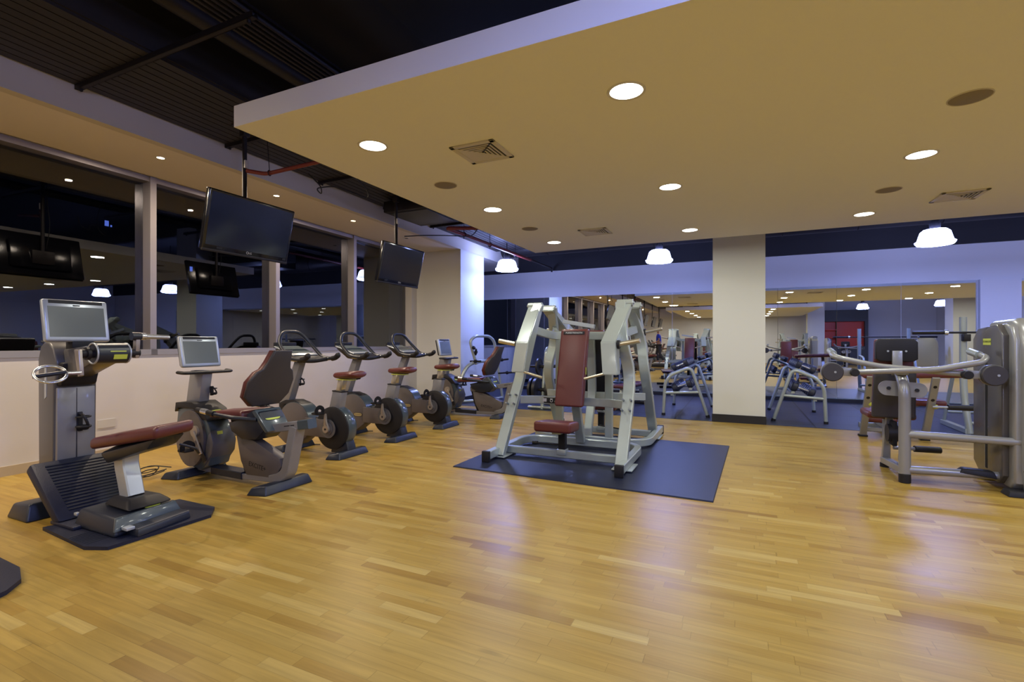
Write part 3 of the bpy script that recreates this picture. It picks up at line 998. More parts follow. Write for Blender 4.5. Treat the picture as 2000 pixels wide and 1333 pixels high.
# ------------------------------------------------------------------ recumbent bikes
def make_recumbent():
    t = thing('recumbent_bike', 'r', 'exercise bike', group='recumbent bikes along the windows')
    # local x = u + 4.6, local y = v - 3.03
    foot_bar(t, .98, -.29, .30, .18, .08, 'rear_foot_bar')
    foot_bar(t, -.18, -.30, .30, .19, .075, 'front_foot_bar')
    part('base_rail', 'bikegrey', t, tube([(-.16, 0, .075), (.55, 0, .060), (.90, 0, .075)], .03, rect=(.10, .05)))
    part('base_sleeve', 'navy', t, tube([(.10, 0, .070), (.52, 0, .064)], .03, rect=(.12, .066)))
    prof = [(-.33, .63), (-.10, .66), (.06, .60), (.13, .50), (.17, .42), (.185, .28), (.12, .12), (.02, .075), (-.18, .10), (-.24, .20), (-.32, .40), (-.35, .50)]
    part('front_housing', 'teal', t, prism(prof, 'y', -.10, .11, .012))
    disc = [(-.105 + .205 * math.cos(2 * math.pi * k / 36) * 1.0, .365 + .265 * math.sin(2 * math.pi * k / 36)) for k in range(36)]
    part('side_disc', 'umber', t, prism(disc, 'y', -.128, -.095, .0), prism(disc, 'y', .10, .13, .0))
    part('front_bulge', 'gun', t, prism([(.08, .12), (.19, .24), (.21, .34), (.17, .45), (.13, .40), (.10, .30)], 'y', -.112, .12, .01))
    part('top_cap', 'char', t, prism([(-.36, .60), (-.345, .69), (-.10, .705), (.06, .64), (.14, .545), (.05, .55), (-.08, .64), (-.3, .64)], 'y', -.115, .125, .008))
    pill((.085, .005, .6125), .11, .04, math.radians(50), parent=t, name='cap_badge')
    part('yellow_sticker', 'lime', t, hexa([(.165, -.05, .40), (.172, -.05, .44), (.172, .0, .44), (.165, 0, .40)], [(.185, -.05, .40), (.182, -.05, .44), (.182, 0, .44), (.185, 0, .40)]))
    part('hub', 'crank', t, cyl((-.01, -.15, .44), (-.01, -.128, .44), .052, n=28))
    part('crank_arm', 'crank', t, tube([(-.01, -.158, .44), (.11, -.158, .24)], .012, rect=(.035, .014), up=(0, 1, 0)))
    part('crank_slot', 'char', t, tube([(.03, -.130, .33), (.12, -.130, .17)], .004, rect=(.05, .004), up=(0, 1, 0)))
    a, st = pedal(-.01, -.22, .28, -1)
    p = part('pedal', 'char', t, *a)
    part('pedal_strap', 'char', p, st)
    part('pedal_reflector', 'lime', p, bx(-.07, -.066, -.245, -.20, .272, .288))
    a, st = pedal(.10, .22, .50, 1)
    p = part('pedal', 'char', t, *a)
    part('pedal_strap', 'char', p, st)
    part('console_post', 'bikegrey', t, hexa([(-.305, -.045, .66), (-.10, -.045, .67), (-.10, .055, .67), (-.305, .055, .66)], [(-.235, -.045, 1.0), (-.035, -.045, 1.0), (-.035, .055, 1.0), (-.235, .055, 1.0)], .012))
    part('console_shelf', 'char', t, tube([(-.11, -.23, .99), (-.02, -.225, .985), (-.02, .235, .985), (-.11, .24, .99)], .022, rr=.04, n=10, rx=.7), bx(-.15, -.02, -.2, .21, .975, .995, .008))
    bottle_cage(t, (-.05, .05, .80), .7)
    # seat carriage
    part('seat_rail', 'bikegrey', t, tube([(.40, 0, .45), (.85, 0, .51), (1.32, 0, .585)], .04, rect=(.09, .075)))
    part('rail_cap', 'teal', t, tube([(1.21, 0, .568), (1.33, 0, .587)], .04, rect=(.094, .080)))
    part('rail_scale', 'char', t, hexa([(1.05, -.0465, .545), (1.17, -.0465, .563), (1.17, -.0455, .563), (1.05, -.0455, .545)], [(1.05, -.0465, .553), (1.17, -.0465, .571), (1.17, -.0455, .571), (1.05, -.0455, .553)]))
    part('rear_post', 'bikegrey', t, tube([(1.16, 0, .55), (1.05, 0, .12), (.88, 0, .07)], .04, rr=.16, rect=(.085, .11), up=(0, 1, 0)))
    part('shroud', 'umber', t, prism([(.42, .50), (.47, .42), (.66, .40), (1.0, .265), (1.02, .20), (.96, .12), (.86, .08), (.58, .075), (.50, .2)], 'y', -.05, .05, .01))
    part('shroud_edge', 'char', t, tube([(.43, 0, .51), (.50, 0, .25), (.57, 0, .09)], .02, rect=(.108, .035), up=(0, 1, 0)))
    part('shroud_lettering', 'char', t, xf(xf(txt('EXCITE+', .058, .0004), rot=(math.pi / 2, 0, 0)), rot=(0, math.radians(8), 0), loc=(.72, -.0505, .17)))
    part('carriage', 'navy', t, prism([(.55, .58), (.42, .55), (.46, .47), (.60, .41), (.78, .42), (.90, .52), (.83, .66), (.74, .68)], 'y', -.115, .125, .02))
    part('carriage_plate', 'teal', t, hexa([(.745, -.125, .665), (.90, -.115, .49), (.90, .125, .49), (.745, .135, .665)], [(.785, -.125, .685), (.94, -.115, .505), (.94, .125, .505), (.785, .135, .685)], .008))
    pill((.852, .0, .608), .15, .045, math.radians(49), parent=t, name='plate_badge')
    part('side_handle', 'navy', t, tube([(.26, -.255, .665), (.45, -.265, .645), (.66, -.23, .62), (.80, -.12, .60)], .018, rr=.12, n=10), tube([(.80, .13, .60), (.66, .24, .62), (.45, .275, .645), (.26, .265, .665)], .018, rr=.12, n=10))
    for s in (-.262, .272):
        part('handle_grip', 'char', t, tube([(.22, s, .67), (.45, s, .647)], .024, n=12))
        part('pulse_sensor', 'chrome', t, tube([(.29, s, .664), (.37, s, .656)], .0255, n=12))
    part('seat_cushion', 'leather', t, hexa([(.16, -.13, .575), (.68, -.17, .60), (.68, .18, .60), (.16, .14, .575)], [(.17, -.12, .635), (.66, -.16, .675), (.66, .17, .675), (.17, .13, .635)], .028, 3))
    # backrest: shell behind, cushion in front
    def sil(k, dx):
        return [(-.11 * k, .71), (-.185 * k, .80), (-.19 * k, .93), (-.15 * k, 1.015), (-.115 * k, 1.04), (-.095 * k, 1.10), (-.075 * k, 1.20), (.075 * k, 1.20), (.095 * k, 1.10), (.115 * k, 1.04), (.15 * k, 1.015), (.19 * k, .93), (.185 * k, .80), (.11 * k, .71)]
    def slab(k, x0, x1, bev):
        b_ = prism([(p[0], p[1]) for p in sil(k, 0)], 'x', x0, x1, bev, 3)
        for v in b_.verts:
            v.co.y *= 1.17
            v.co.x += (v.co.z - .71) * .44 + abs(v.co.y) * -.22 - .01
            v.co.y += .005
        return b_
    part('backrest_shell', 'bshell', t, slab(1.04, .78, .81, .012))
    part('backrest_cushion', 'leather', t, slab(1.0, .715, .785, .02))
    # console screen
    r = (0, math.radians(-12), 0)
    part('console_housing', 'bezel', t, xf(bx(-.03, .015, -.185, .195, -.15, .15, .016, 3), rot=r, loc=(-.16, 0, 1.18)))
    part('console_back', 'char', t, xf(bx(-.065, -.025, -.17, .18, -.14, .145, .02), rot=r, loc=(-.16, 0, 1.18)))
    part('screen', 'screen', t, xf(bx(.0152, .0165, -.155, .165, -.118, .098), rot=r, loc=(-.16, 0, 1.18)))
    part('top_strip', 'char', t, xf(bx(.0152, .0165, -.15, .16, .118, .142), rot=r, loc=(-.16, 0, 1.18)))
    part('screen_logo', 'dtext', t, xf(bx(.0155, .0168, -.02, .03, .104, .112), rot=r, loc=(-.16, 0, 1.18)))
    return t


rb = make_recumbent()
rb.location = (-4.60, 3.03, 0)
rb['label'] = 'recumbent exercise bike with silver framed screen, nearest one, beside the arm cranking machine'
o = dup(rb, (-4.66, 7.46, 0), 'recumbent exercise bike beside the white pillar, farthest machine of the window row')
dup(rb, (-4.6, -2.3, 0), 'recumbent bike behind the camera, seen only in the mirror')
c = thing('power_cable', 'tangle of thin black cable on the floor beside the nearest recumbent bike', 'cable')
part('cord', 'cable', c, tube([(-4.88, 2.78, .07), (-4.97, 2.72, .03), (-5.05, 2.6, .008), (-5.12, 2.7, .09), (-5.0, 2.82, .10), (-4.95, 2.7, .02), (-5.1, 2.62, .05), (-5.15, 2.78, .02), (-5.0, 2.8, .07), (-4.94, 2.66, .10), (-5.08, 2.6, .02), (-5.0, 2.56, .006), (-4.9, 2.5, .006)], .005, rr=.06, n=6))
part('cord', 'cable', c, tube([(-4.88, 2.84, .09), (-5.02, 2.74, .115), (-5.16, 2.68, .06), (-5.12, 2.58, .01), (-5.02, 2.7, .03), (-4.97, 2.85, .06)], .005, rr=.06, n=6))
o = tag(part('wall_outlet', 'outlet', None, lprism(U1, U1 + .008, 2.93, 3.10, .33, .42)), 'small white power outlet on the low wall behind the arm cranking machine', 'outlet')


# ------------------------------------------------------------------ arm cranking machine at the left
def make_top():
    t = thing('arm_ergometer', 'tall grey arm cranking machine with silver screen and oxblood seat', 'exercise machine', (-4.0, 2.0, 0))
    # local x = u + 4, y = v - 2
    m = part('floor_plate', 'mat_r', t, prism([(-.27, -.34), (.36, -.39), (.50, -.33), (.52, .30), (.38, .42), (-.05, .42)], 'z', 0.0, .022, .0))
    sh = [box((.12 + .03 * k, -.30, .0225), (.012, .13, .003)) for k in range(8)]
    part('grip_ribs', 'navy', m, *sh)
    part('rear_foot_bar', 'navy', t, hexa([(-.83, -.33, 0), (-.53, -.33, 0), (-.53, .33, 0), (-.83, .33, 0)], [(-.80, -.30, .10), (-.57, -.30, .12), (-.57, .30, .12), (-.80, .30, .10)], .015, 3))
    part('ramp_plate', 'mat_r', t, hexa([(-.66, -.29, .34), (-.26, -.29, .02), (-.26, .27, .02), (-.66, .27, .34)], [(-.61, -.28, .40), (-.18, -.29, .05), (-.18, .26, .05), (-.61, .26, .40)], .02), bx(-.30, .0, -.29, .26, .02, .045, .008))
    sh = []
    for k in range(16):
        f = .1 + k * .05
        sh.append(box((-.61 + .43 * f, -.01, .402 - .35 * f), (.010, .40, .006), (0, math.radians(39), 0)))
    part('ramp_ribs', 'navy', t, *sh)
    # tower
    prof = [(-.86, .12), (-.65, .10), (-.635, .95), (-.60, 1.02), (-.60, 1.12), (-.64, 1.22), (-.70, 1.265), (-.77, 1.275), (-.83, 1.24), (-.87, 1.14)]
    part('tower', 'gun', t, prism(prof, 'y', -.135, .135, .014, 3))
    part('tower_front', 'bikegrey', t, hexa([(-.66, -.125, .30), (-.625, -.118, .30), (-.625, .118, .30), (-.66, .125, .30)], [(-.66, -.125, .93), (-.62, -.118, .93), (-.62, .118, .93), (-.66, .125, .93)], .008))
    part('tower_seam', 'char', t, bx(-.6215, -.619, -.002, .002, .34, .92))
    part('neck_recess', 'char', t, hexa([(-.68, -.12, .93), (-.58, -.115, .945), (-.58, .115, .945), (-.68, .12, .93)], [(-.68, -.125, 1.12), (-.54, -.12, 1.12), (-.54, .12, 1.12), (-.68, .125, 1.12)], .02))
    part('side_label', 'bezel', t, prism([(-.765, .84), (-.735, .86), (-.735, 1.08), (-.75, 1.10), (-.765, 1.08)], 'y', -.1375, -.1345))
    bottle_cage(t, (-.62, .02, .66), 1.15, 0)
    # head
    part('head', 'gun', t, hexa([(-.58, -.085, 1.0), (-.22, -.09, 1.12), (-.22, .09, 1.12), (-.58, .085, 1.0)], [(-.62, -.09, 1.22), (-.20, -.10, 1.25), (-.20, .10, 1.25), (-.62, .09, 1.22)], .02))
    part('drum', 'navy', t, cyl((-.17, -.10, 1.19), (-.17, .10, 1.19), .075, n=36, bev=.006))
    part('drum_ring', 'bezel', t, ring((-.17, -.102, 1.19), .072, .006, axis=(0, 1, 0)), ring((-.17, .102, 1.19), .072, .006, axis=(0, 1, 0)))
    part('yellow_tag', 'lime', t, box((-.100, .035, 1.165), (.004, .085, .035), (0, math.radians(18), 0)))
    part('drum_lettering', 'lime', t, box((-.094, .02, 1.205), (.002, .10, .008), (0, math.radians(-12), 0)))
    part('axle', 'char', t, cyl((-.17, -.19, 1.19), (-.17, .19, 1.19), .032, n=24), cyl((-.17, -.145, 1.19), (-.17, -.125, 1.19), .045, n=20))
    part('crank_arm', 'crank', t, prism([(-.20, 1.22), (-.14, 1.22), (-.115, 1.04), (-.15, 1.03)], 'y', -.20, -.175, .006))
    part('crank_arm', 'crank', t, prism([(-.195, 1.15), (-.145, 1.15), (-.13, 1.33), (-.17, 1.34)], 'y', .155, .185, .006))
    h = part('crank_handle', 'chrome', t, cyl((-.15, .19, 1.315), (-.15, .40, 1.31), .020, .016, n=20, bev=.003), cyl((-.15, .19, 1.315), (-.15, .23, 1.315), .026, n=20, bev=.004))
    part('handle_socket', 'navy', h, cyl((-.15, .13, 1.315), (-.15, .19, 1.315), .03, n=20))
    h = part('crank_handle', 'chrome', t, ring((-.13, -.355, 1.06), .078, .009, axis=(.55, -.25, .85), sx=1.15), cyl((-.13, -.275, 1.06), (-.13, -.19, 1.06), .013, n=14))
    part('handle_grip', 'navy', h, tube([(-.17, -.43, 1.045), (-.10, -.28, 1.07)], .014, n=12))
    # seat
    part('seat_sled', 'navy', t, hexa([(-.10, -.25, .022), (.40, -.25, .022), (.34, .20, .022), (-.12, .22, .022)], [(-.08, -.22, .14), (.37, -.22, .13), (.31, .17, .13), (-.10, .19, .14)], .02, 3))
    part('sled_cover', 'char', t, hexa([(-.02, -.12, .145), (.33, -.14, .145), (.33, .16, .145), (-.02, .14, .145)], [(.03, -.08, .20), (.24, -.09, .20), (.24, .11, .20), (.03, .10, .20)], .02, 3))
    part('sled_trim', 'teal', t, hexa([(.385, -.25, .06), (.405, -.25, .06), (.345, .20, .06), (.325, .20, .06)], [(.345, -.222, .136), (.374, -.222, .134), (.315, .172, .134), (.285, .172, .136)], .004))
    pill((.30, .03, .137), .10, .03, math.radians(15), parent=t, name='sled_badge')
    part('step_box', 'navy', t, hexa([(.36, -.17, .022), (.51, -.17, .022), (.45, .20, .022), (.30, .20, .022)], [(.36, -.165, .075), (.50, -.165, .070), (.44, .195, .070), (.30, .195, .075)], .008))
    part('step_edge', 'gun', t, hexa([(.488, -.165, .070), (.500, -.165, .069), (.440, .195, .069), (.428, .195, .070)], [(.488, -.165, .074), (.500, -.165, .073), (.440, .195, .073), (.428, .195, .074)]))
    part('sled_lever', 'bezel', t, bx(.40, .46, -.21, -.16, .065, .085, .004), bx(-.12, -.08, -.235, -.21, .09, .11, .004))
    part('seat_pillar', 'bezel', t, tube([(.12, 0, .19), (.085, 0, .30), (.04, 0, .42), (.06, 0, .52)], .06, rr=.12, rect=(.105, .12), up=(1, 0, 0)))
    q1 = [(x, y, .60 + .18 * (x + .1) + .07 * (y + .15)) for x, y in ((-.12, -.15), (.60, -.12), (.56, .16), (-.30, .16))]
    q0 = [(x, y, z - .08) for x, y, z in q1]
    part('seat_tray', 'navy', t, hexa([(.0, -.10, .42), (.45, -.09, .56), (.42, .12, .56), (-.12, .12, .46)], [(-.03, -.13, .50), (.55, -.09, .645), (.50, .14, .645), (-.2, .14, .54)], .02))
    part('seat_cushion', 'leather', t, hexa(q0, q1, .03, 3))
    part('seat_lever', 'char', t, tube([(.45, .12, .56), (.5, .2, .52), (.44, .26, .47)], .009, rr=.03, n=8))
    # screen
    r = (0, math.radians(-10), 0)
    L0 = (-.53, -.04, 1.43)
    part('screen_housing', 'bezel', t, xf(bx(-.03, .015, -.20, .20, -.158, .158, .016, 3), rot=r, loc=L0))
    part('screen_back', 'char', t, xf(bx(-.07, -.025, -.18, .18, -.15, .15, .02), rot=r, loc=L0), bx(-.60, -.50, -.08, .06, 1.20, 1.30, .01))
    part('screen', 'screen', t, xf(bx(.0152, .0165, -.172, .172, -.125, .103), rot=r, loc=L0))
    part('top_strip', 'char', t, xf(bx(.0152, .0165, -.165, .165, .125, .150), rot=r, loc=L0))
    part('screen_logo', 'dtext', t, xf(bx(.0155, .0168, -.022, .022, .108, .118), rot=r, loc=L0))
    return t


tp = make_top()
# the neighbouring machine outside the left edge: only its base plate reaches the photo
tag(part('machine_base_plate', 'mat_r', None, prism([(-4.2, .55), (-3.60, .53), (-3.33, .62), (-3.30, 1.06), (-3.345, 1.16), (-3.44, 1.25), (-3.62, 1.31), (-4.1, 1.33), (-4.3, .9)], 'z', 0, .024)),
    'dark navy rubber base plate entering at the lower left corner', 'mat')


# ------------------------------------------------------------------ dual station chest press
tag(part('floor_mat', 'mat_r', None, hexa([(-2.66, 4.27, 0), (-.20, 4.19, 0), (-.13, 6.53, 0), (-2.62, 6.60, 0)], [(-2.655, 4.275, .012), (-.205, 4.195, .012), (-.135, 6.525, .012), (-2.615, 6.595, .012)])),
    'dark navy rubber mat lying under the silver chest press', 'mat')


def make_press():
    t = thing('chest_press_machine', 'p', 'exercise machine', (-1.73, 5.78, .012))
    Z0 = 0.0

    def station(front, lift):
        # built in front-local coordinates: y = v - 5.78, mirrored by 180 degrees for the rear station
        def T(b):
            return b if front else xf(b, rz=math.pi)
        # base U
        z = .065
        R2 = .70 if front else .72
        part('base_rail', 'silver', t, T(tube([(-R2, -1.22, z), (-R2, -.10, z), (R2, -.10, z), (R2, -1.22, z)], .04, rr=.26, rect=(.075, .085))))
        part('rail_end_cap', 'char', t, T(bx(-R2 - .042, -R2 + .042, -1.245, -1.20, 0, .115, .006)))
        part('rail_end_cap', 'char', t, T(bx(R2 - .042, R2 + .042, -1.245, -1.20, 0, .115, .006)))
        part('cross_rail', 'silver', t, T(tube([(-.66, -.80, z), (.66, -.80, z)], .03, rect=(.07, .075))))
        part('foot_plate', 'silver', t, T(bx(-.78, -.58, -1.03, -.72, .01, .022, .003)))
        part('foot_plate', 'silver', t, T(bx(.58, .78, -1.03, -.72, .01, .022, .003)))
        for s in (-1, 1):
            path = [(s * .663, -.975, .03), (s * .645, -.47, .86), (s * .60, -.66, 1.22), (s * .50, -.27, 1.68)]
            up = part('upright', 'silver', t, T(tube([(s * .663, -.985, .02), (s * .655, -.60, .62), (s * .640, -.42, .92), (s * .585, -.56, 1.26), (s * .50, -.24, 1.70)], .05, rr=.22, rect=(.115, .075), up=(0, 1, 0))))
            bolts = []
            for (yy, zz) in ((-.70, .56), (-.635, .655), (-.70 + .0, .56), (-.635, .655)):
                for dx in (-.04, .04):
                    bolts.append(T(cyl((s * .655 + dx, yy + .012, zz - .01), (s * .655 + dx, yy - .052, zz + .012), .011, n=10)))
            part('bolts', 'bezel', up, *bolts)
            # pivot
            piv = Vector((s * .547, -.235, 1.72))
            hd = part('pivot_head', 'silver', t, T(cyl((s * .455, -.235, 1.70), (s * .635, -.235, 1.70), .042, n=24, bev=.005)))
            part('pivot_bolt', 'bezel', hd, T(cyl((s * .44, -.235, 1.70), (s * .65, -.235, 1.70), .016, n=12)))
            ax = (lift, 0, 0)
            # lever arm: box section bent at the peg, swings about the pivot
            w = .0775
            cxa, cxb, cxc = s * .547, s * .483, s * .517
            b = bmesh.new()
            prof_c = [(cxa, -.20, 1.735), (cxa, -.285, 1.68), (cxb, -.71, 1.255), (cxb, -.78, 1.26), (cxc, -.83, .925), (cxc, -.69, .925), (cxb, -.60, 1.22), (cxa, -.165, 1.69)]
            v0 = [b.verts.new((p[0] - w, p[1], p[2])) for p in prof_c]
            v1 = [b.verts.new((p[0] + w, p[1], p[2])) for p in prof_c]
            idx = [0, 1, 3, 4, 5, 6, 7]
            A = [v0[i] for i in idx]
            B = [v1[i] for i in idx]
            for v in (v0[2], v1[2]):
                b.verts.remove(v)
            n = len(A)
            # side faces split in convex pieces
            for S, fl in ((A, False), (B, True)):
                for q in ((S[0], S[1], S[2], S[5]), (S[0], S[5], S[6]), (S[2], S[3], S[4], S[5])):
                    b.faces.new(q if fl else q[::-1])
            for i in range(n):
                b.faces.new((A[(i + 1) % n], A[i], B[i], B[(i + 1) % n]))
            bmesh.ops.recalc_face_normals(b, faces=b.faces)
            bmesh.ops.bevel(b, geom=[e for e in b.edges if len(e.link_faces) == 2 and e.calc_face_angle(0) > .5], offset=.008, segments=2, affect='EDGES')

            def Lv(q):
                return T(xf(q, rot=ax, about=(0, -.235, 1.70)))
            lv = part('lever_arm', 'silver', t, Lv(b))
            pc = s * (.56)
            part('peg_collar', 'char', lv, Lv(cyl((pc, -.70, 1.235), (pc + s * .03, -.70, 1.235), .046, n=24)))
            part('weight_peg', 'steel', lv, Lv(cyl((pc + s * .02, -.70, 1.235), (s * .80, -.72, 1.275), .026, n=20, bev=.004)))
            part('hand_grip', 'steel', lv, Lv(cyl((s * .46, -.80, .935), (s * .235, -.79, .872), .015, n=14, bev=.003)))
            part('bumper', 'char', lv, Lv(cyl((s * .52, -.60, 1.15), (s * .52, -.57, 1.13), .03, n=14)))
        # cross members
        part('lower_crossbar', 'silver', t, T(tube([(-.64, -.47, .58), (-.42, -.36, .58), (.42, -.36, .58), (.64, -.47, .58)], .04, rr=.10, rect=(.05, .09), up=(0, 0, 1))))
        part('upper_crossbar', 'silver', t, T(tube([(-.54, -.40, 1.42), (-.38, -.10, 1.335), (.38, -.10, 1.335), (.54, -.40, 1.42)], .04, rr=.22, rect=(.055, .095), up=(0, 0, 1))))
        part('spine_post', 'silver', t, T(tube([(0, -.14, .08), (0, -.36, .62), (0, -.27, 1.36)], .04, rr=.15, rect=(.10, .065), up=(0, 1, 0))))
        # back pad, seat
        pad = part('back_pad', 'leather', t, T(hexa([(-.165, -.62, .545), (.165, -.62, .545), (.165, -.54, .545), (-.165, -.54, .545)], [(-.165, -.385, 1.41), (.165, -.385, 1.41), (.165, -.305, 1.41), (-.165, -.305, 1.41)], .026, 4)))
        part('pad_backing', 'char', t, T(hexa([(-.15, -.545, .57), (.15, -.545, .57), (.15, -.52, .57), (-.15, -.52, .57)], [(-.15, -.315, 1.39), (.15, -.315, 1.39), (.15, -.29, 1.39), (-.15, -.29, 1.39)], .005)))
        if front:
            a = math.atan2(.235, .865)
            lab = part('name_plate', 'char', pad, xf(bx(-.125, .125, -.003, .001, -.018, .018, .001), rot=(-a, 0, 0), loc=(0, -.4005, 1.365)))
            part('lettering', 'ltext', lab, xf(xf(txt('PURESTRENGTH', .027, .0004), rot=(math.pi / 2, 0, 0)), rot=(-a, 0, 0), loc=(0, -.4045, 1.365)))
            st = part('warning_plate', 'char', t, bx(-.40, -.18, -.389, -.385, .545, .61, .001))
            part('symbols', 'ltext', st, bx(-.385, -.34, -.391, -.389, .56, .60), ring((-.28, -.391, .575), .015, .003, axis=(0, 1, 0)), bx(-.295, -.265, -.391, -.389, .59, .60), bx(-.24, -.2, -.391, -.389, .56, .575))
        for s in (-1, 1):
            part('yellow_sticker', 'lime', pad, T(bx(s * .1655 - .001, s * .1655 + .001, -.50, -.475, .90, .98)))
        part('seat_pad', 'leather', t, T(hexa([(-.20, -1.14, .345), (.20, -1.14, .345), (.19, -.80, .325), (-.19, -.80, .325)], [(-.20, -1.14, .455), (.20, -1.14, .455), (.19, -.80, .425), (-.19, -.80, .425)], .03, 4)))
        part('seat_bracket', 'silver', t, T(bx(-.05, .05, -1.0, -.76, .305, .335, .005)))
        part('seat_post', 'slit', t, T(bx(-.038, .038, -.835, -.765, .10, .35, .004)))
        part('seat_sleeve', 'silver', t, T(bx(-.05, .05, -.85, -.75, .06, .12, .005)))
        part('adjust_knob', 'char', t, T(cyl((-.42, -.62, .12), (-.36, -.62, .12), .022, n=10)), T(tube([(-.38, -.62, .12), (0, -.70, .14)], .009, n=8)))
        part('hanger_post', 'silver', t, T(tube([(.28, .10, .07), (.28, .10, 1.30)], .04, rect=(.09, .065), up=(0, 1, 0))))
    station(True, 0.0)
    station(False, math.radians(-17))
    part('top_link', 'bezel', t, tube([(-.30, .10, 1.52), (.10, .10, 1.45)], .04, rect=(.06, .05)))
    return t


press = make_press()
press['label'] = 'silver plate loaded chest press with oxblood pads standing on the dark mat'
dup(press, (-1.9, -3.6, 0), 'chest press behind the camera, seen only in the mirror')
# ------------------------------------------------------------------ selectorised machine at the right edge (seen from behind)
def make_fly():
    cx, cy = 1.345, 5.85
    t = thing('seated_fly_machine', 'silver framed fly machine with tall brown weight stack at the right edge', 'exercise machine', (cx, cy, 0))

    def W(p):
        return (p[0] - cx, p[1] - cy, p[2])

    def tb(pts, r_, **k):
        return tube([W(p) for p in pts], r_, **k)

    def cw(a, b, *r_, **k):
        return cyl(W(a), W(b), *r_, **k)
    part('front_upright', 'silver2', t, tb([(1.34, 5.53, .03), (1.34, 5.53, .86), (1.335, 5.66, 1.00), (1.335, 5.80, 1.01)], .040, rr=.16, n=20, rx=1.15))
    part('rubber_foot', 'char', t, cw((1.34, 5.53, 0), (1.34, 5.53, .085), .046, n=20, bev=.005))
    part('rubber_foot', 'char', t, cw((1.325, 6.15, 0), (1.325, 6.15, .04), .04, n=16))
    part('base_rail', 'silver2', t, tb([(1.34, 5.56, .11), (1.325, 6.15, .07)], .034, rect=(.07, .06)), )
    part('stack_link', 'silver2', t, tb([(1.34, 5.53, .12), (2.06, 5.60, .12)], .035, n=16), )
    part('handle_rail', 'silver2', t, tb([(1.34, 5.53, .44), (2.13, 5.46, .44)], .034, n=20))
    part('rear_strut', 'silver2', t, tb([(1.325, 6.15, .03), (1.335, 5.95, .72), (1.34, 5.86, 1.0)], .03, rect=(.06, .05), up=(0, 1, 0)))
    part('pulley', 'char', t, cw((1.30, 5.95, .38), (1.38, 5.95, .38), .085, n=28), cw((1.36, 5.75, .17), (1.42, 5.75, .17), .075, n=28))
    part('pulley_guard', 'slit', t, bx(1.33 - cx, 1.37 - cx, 5.88 - cy, 6.02 - cy, .26, .50, .01))
    n = 18
    bone = []
    for k in range(n + 1):
        a = math.pi / 2 + math.pi * k / n
        bone.append((-.115 + .068 * math.cos(a), .845 + .068 * math.sin(a)))
    for k in range(n + 1):
        a = -math.pi / 2 + math.pi * k / n
        bone.append((.115 + .068 * math.cos(a), .832 + .068 * math.sin(a)))
    bp = part('cam_plate', 'silver2', t, prism(bone, 'y', 5.615 - cy, 5.63 - cy, 0))
    part('bolt', 'char', bp, cyl((-.105, 5.60 - cy, .845), (-.105, 5.62 - cy, .845), .016, n=14), cyl((.105, 5.60 - cy, .832), (.105, 5.62 - cy, .832), .016, n=14))
    part('neck_joint', 'silver2', t, cw((1.335, 5.60, .97), (1.335, 5.60, 1.03), .05, n=24, bev=.006))
    # arms
    y0 = 5.45
    for s in (-1, 1):
        px_, hx = cx + s * .40, cx - s * .535        # pivot side, handle side
        yo = y0 + (.045 if s > 0 else 0)
        a = part('swing_arm', 'silver2', t, tb([(px_, yo, .995), (cx - s * .2, yo, 1.05 if s > 0 else 1.03), (hx + s * .03, yo, 1.12 if s > 0 else 1.10), (hx - s * .015, yo + .05, 1.14), (hx, yo + .34, 1.185)], .026, rr=.06, n=16))
        part('hand_grip', 'silver', a, tb([(hx, yo + .15, 1.16), (hx, yo + .34, 1.185)], .031, n=16))
        part('arm_plate', 'silver2', t, hexa([W((px_ - .02, y0 - .01, .955)), W((px_ + s * .17, y0 - .01, .965)), W((px_ + s * .17, y0 + .01, .965)), W((px_ - .02, y0 + .01, .955))], [W((px_ - .02, y0 - .01, 1.035)), W((px_ + s * .17, y0 - .01, 1.02)), W((px_ + s * .17, y0 + .01, 1.02)), W((px_ - .02, y0 + .01, 1.035))], .004))
        part('pivot_cap', 'char', t, cw((px_, y0 - .05, .992), (px_, y0 + .02, .992), .036, n=24, bev=.005))
        w = part('counterweight', 'bshell', t, cw((cx + s * .573, y0 - .045, .993), (cx + s * .573, y0 + .06, .993), .088, n=36, bev=.008))
        part('weight_band', 'silver2', w, cw((cx + s * .573, y0 - .0, .993), (cx + s * .573, y0 + .03, .993), .0895, n=36))
        part('weight_bolt', 'bezel', w, cw((cx + s * .573 + .02, y0 - .05, .993), (cx + s * .573 + .02, y0 - .04, .993), .010, n=12))
    # pads
    part('head_pad', 'char', t, prism([(-.13, 1.085), (-.165, 1.11), (-.165, 1.27), (-.135, 1.305), (.135, 1.305), (.165, 1.27), (.165, 1.11), (.13, 1.085)], 'y', 5.80 - cy, 5.86 - cy, .012, 3))
    part('pad_bracket', 'silver2', t, bx(-.04, .04, 5.775 - cy, 5.80 - cy, .98, 1.19, .006))
    part('pad_bolt', 'bezel', t, cyl((-.07, 5.79 - cy, 1.185), (-.07, 5.80 - cy, 1.185), .009, n=10), cyl((.07, 5.79 - cy, 1.185), (.07, 5.80 - cy, 1.185), .009, n=10))
    part('back_pad', 'bshell', t, hexa([W((1.17, 5.90, .53)), W((1.52, 5.90, .53)), W((1.52, 5.95, .53)), W((1.17, 5.95, .53))], [W((1.18, 5.84, 1.03)), W((1.51, 5.84, 1.03)), W((1.51, 5.89, 1.03)), W((1.18, 5.89, 1.03))], .02, 3))
    part('back_cushion', 'leather', t, hexa([W((1.18, 5.95, .54)), W((1.51, 5.95, .54)), W((1.51, 6.01, .54)), W((1.18, 6.01, .54))], [W((1.19, 5.89, 1.30)), W((1.50, 5.89, 1.30)), W((1.50, 5.95, 1.30)), W((1.19, 5.95, 1.30))], .02, 3))
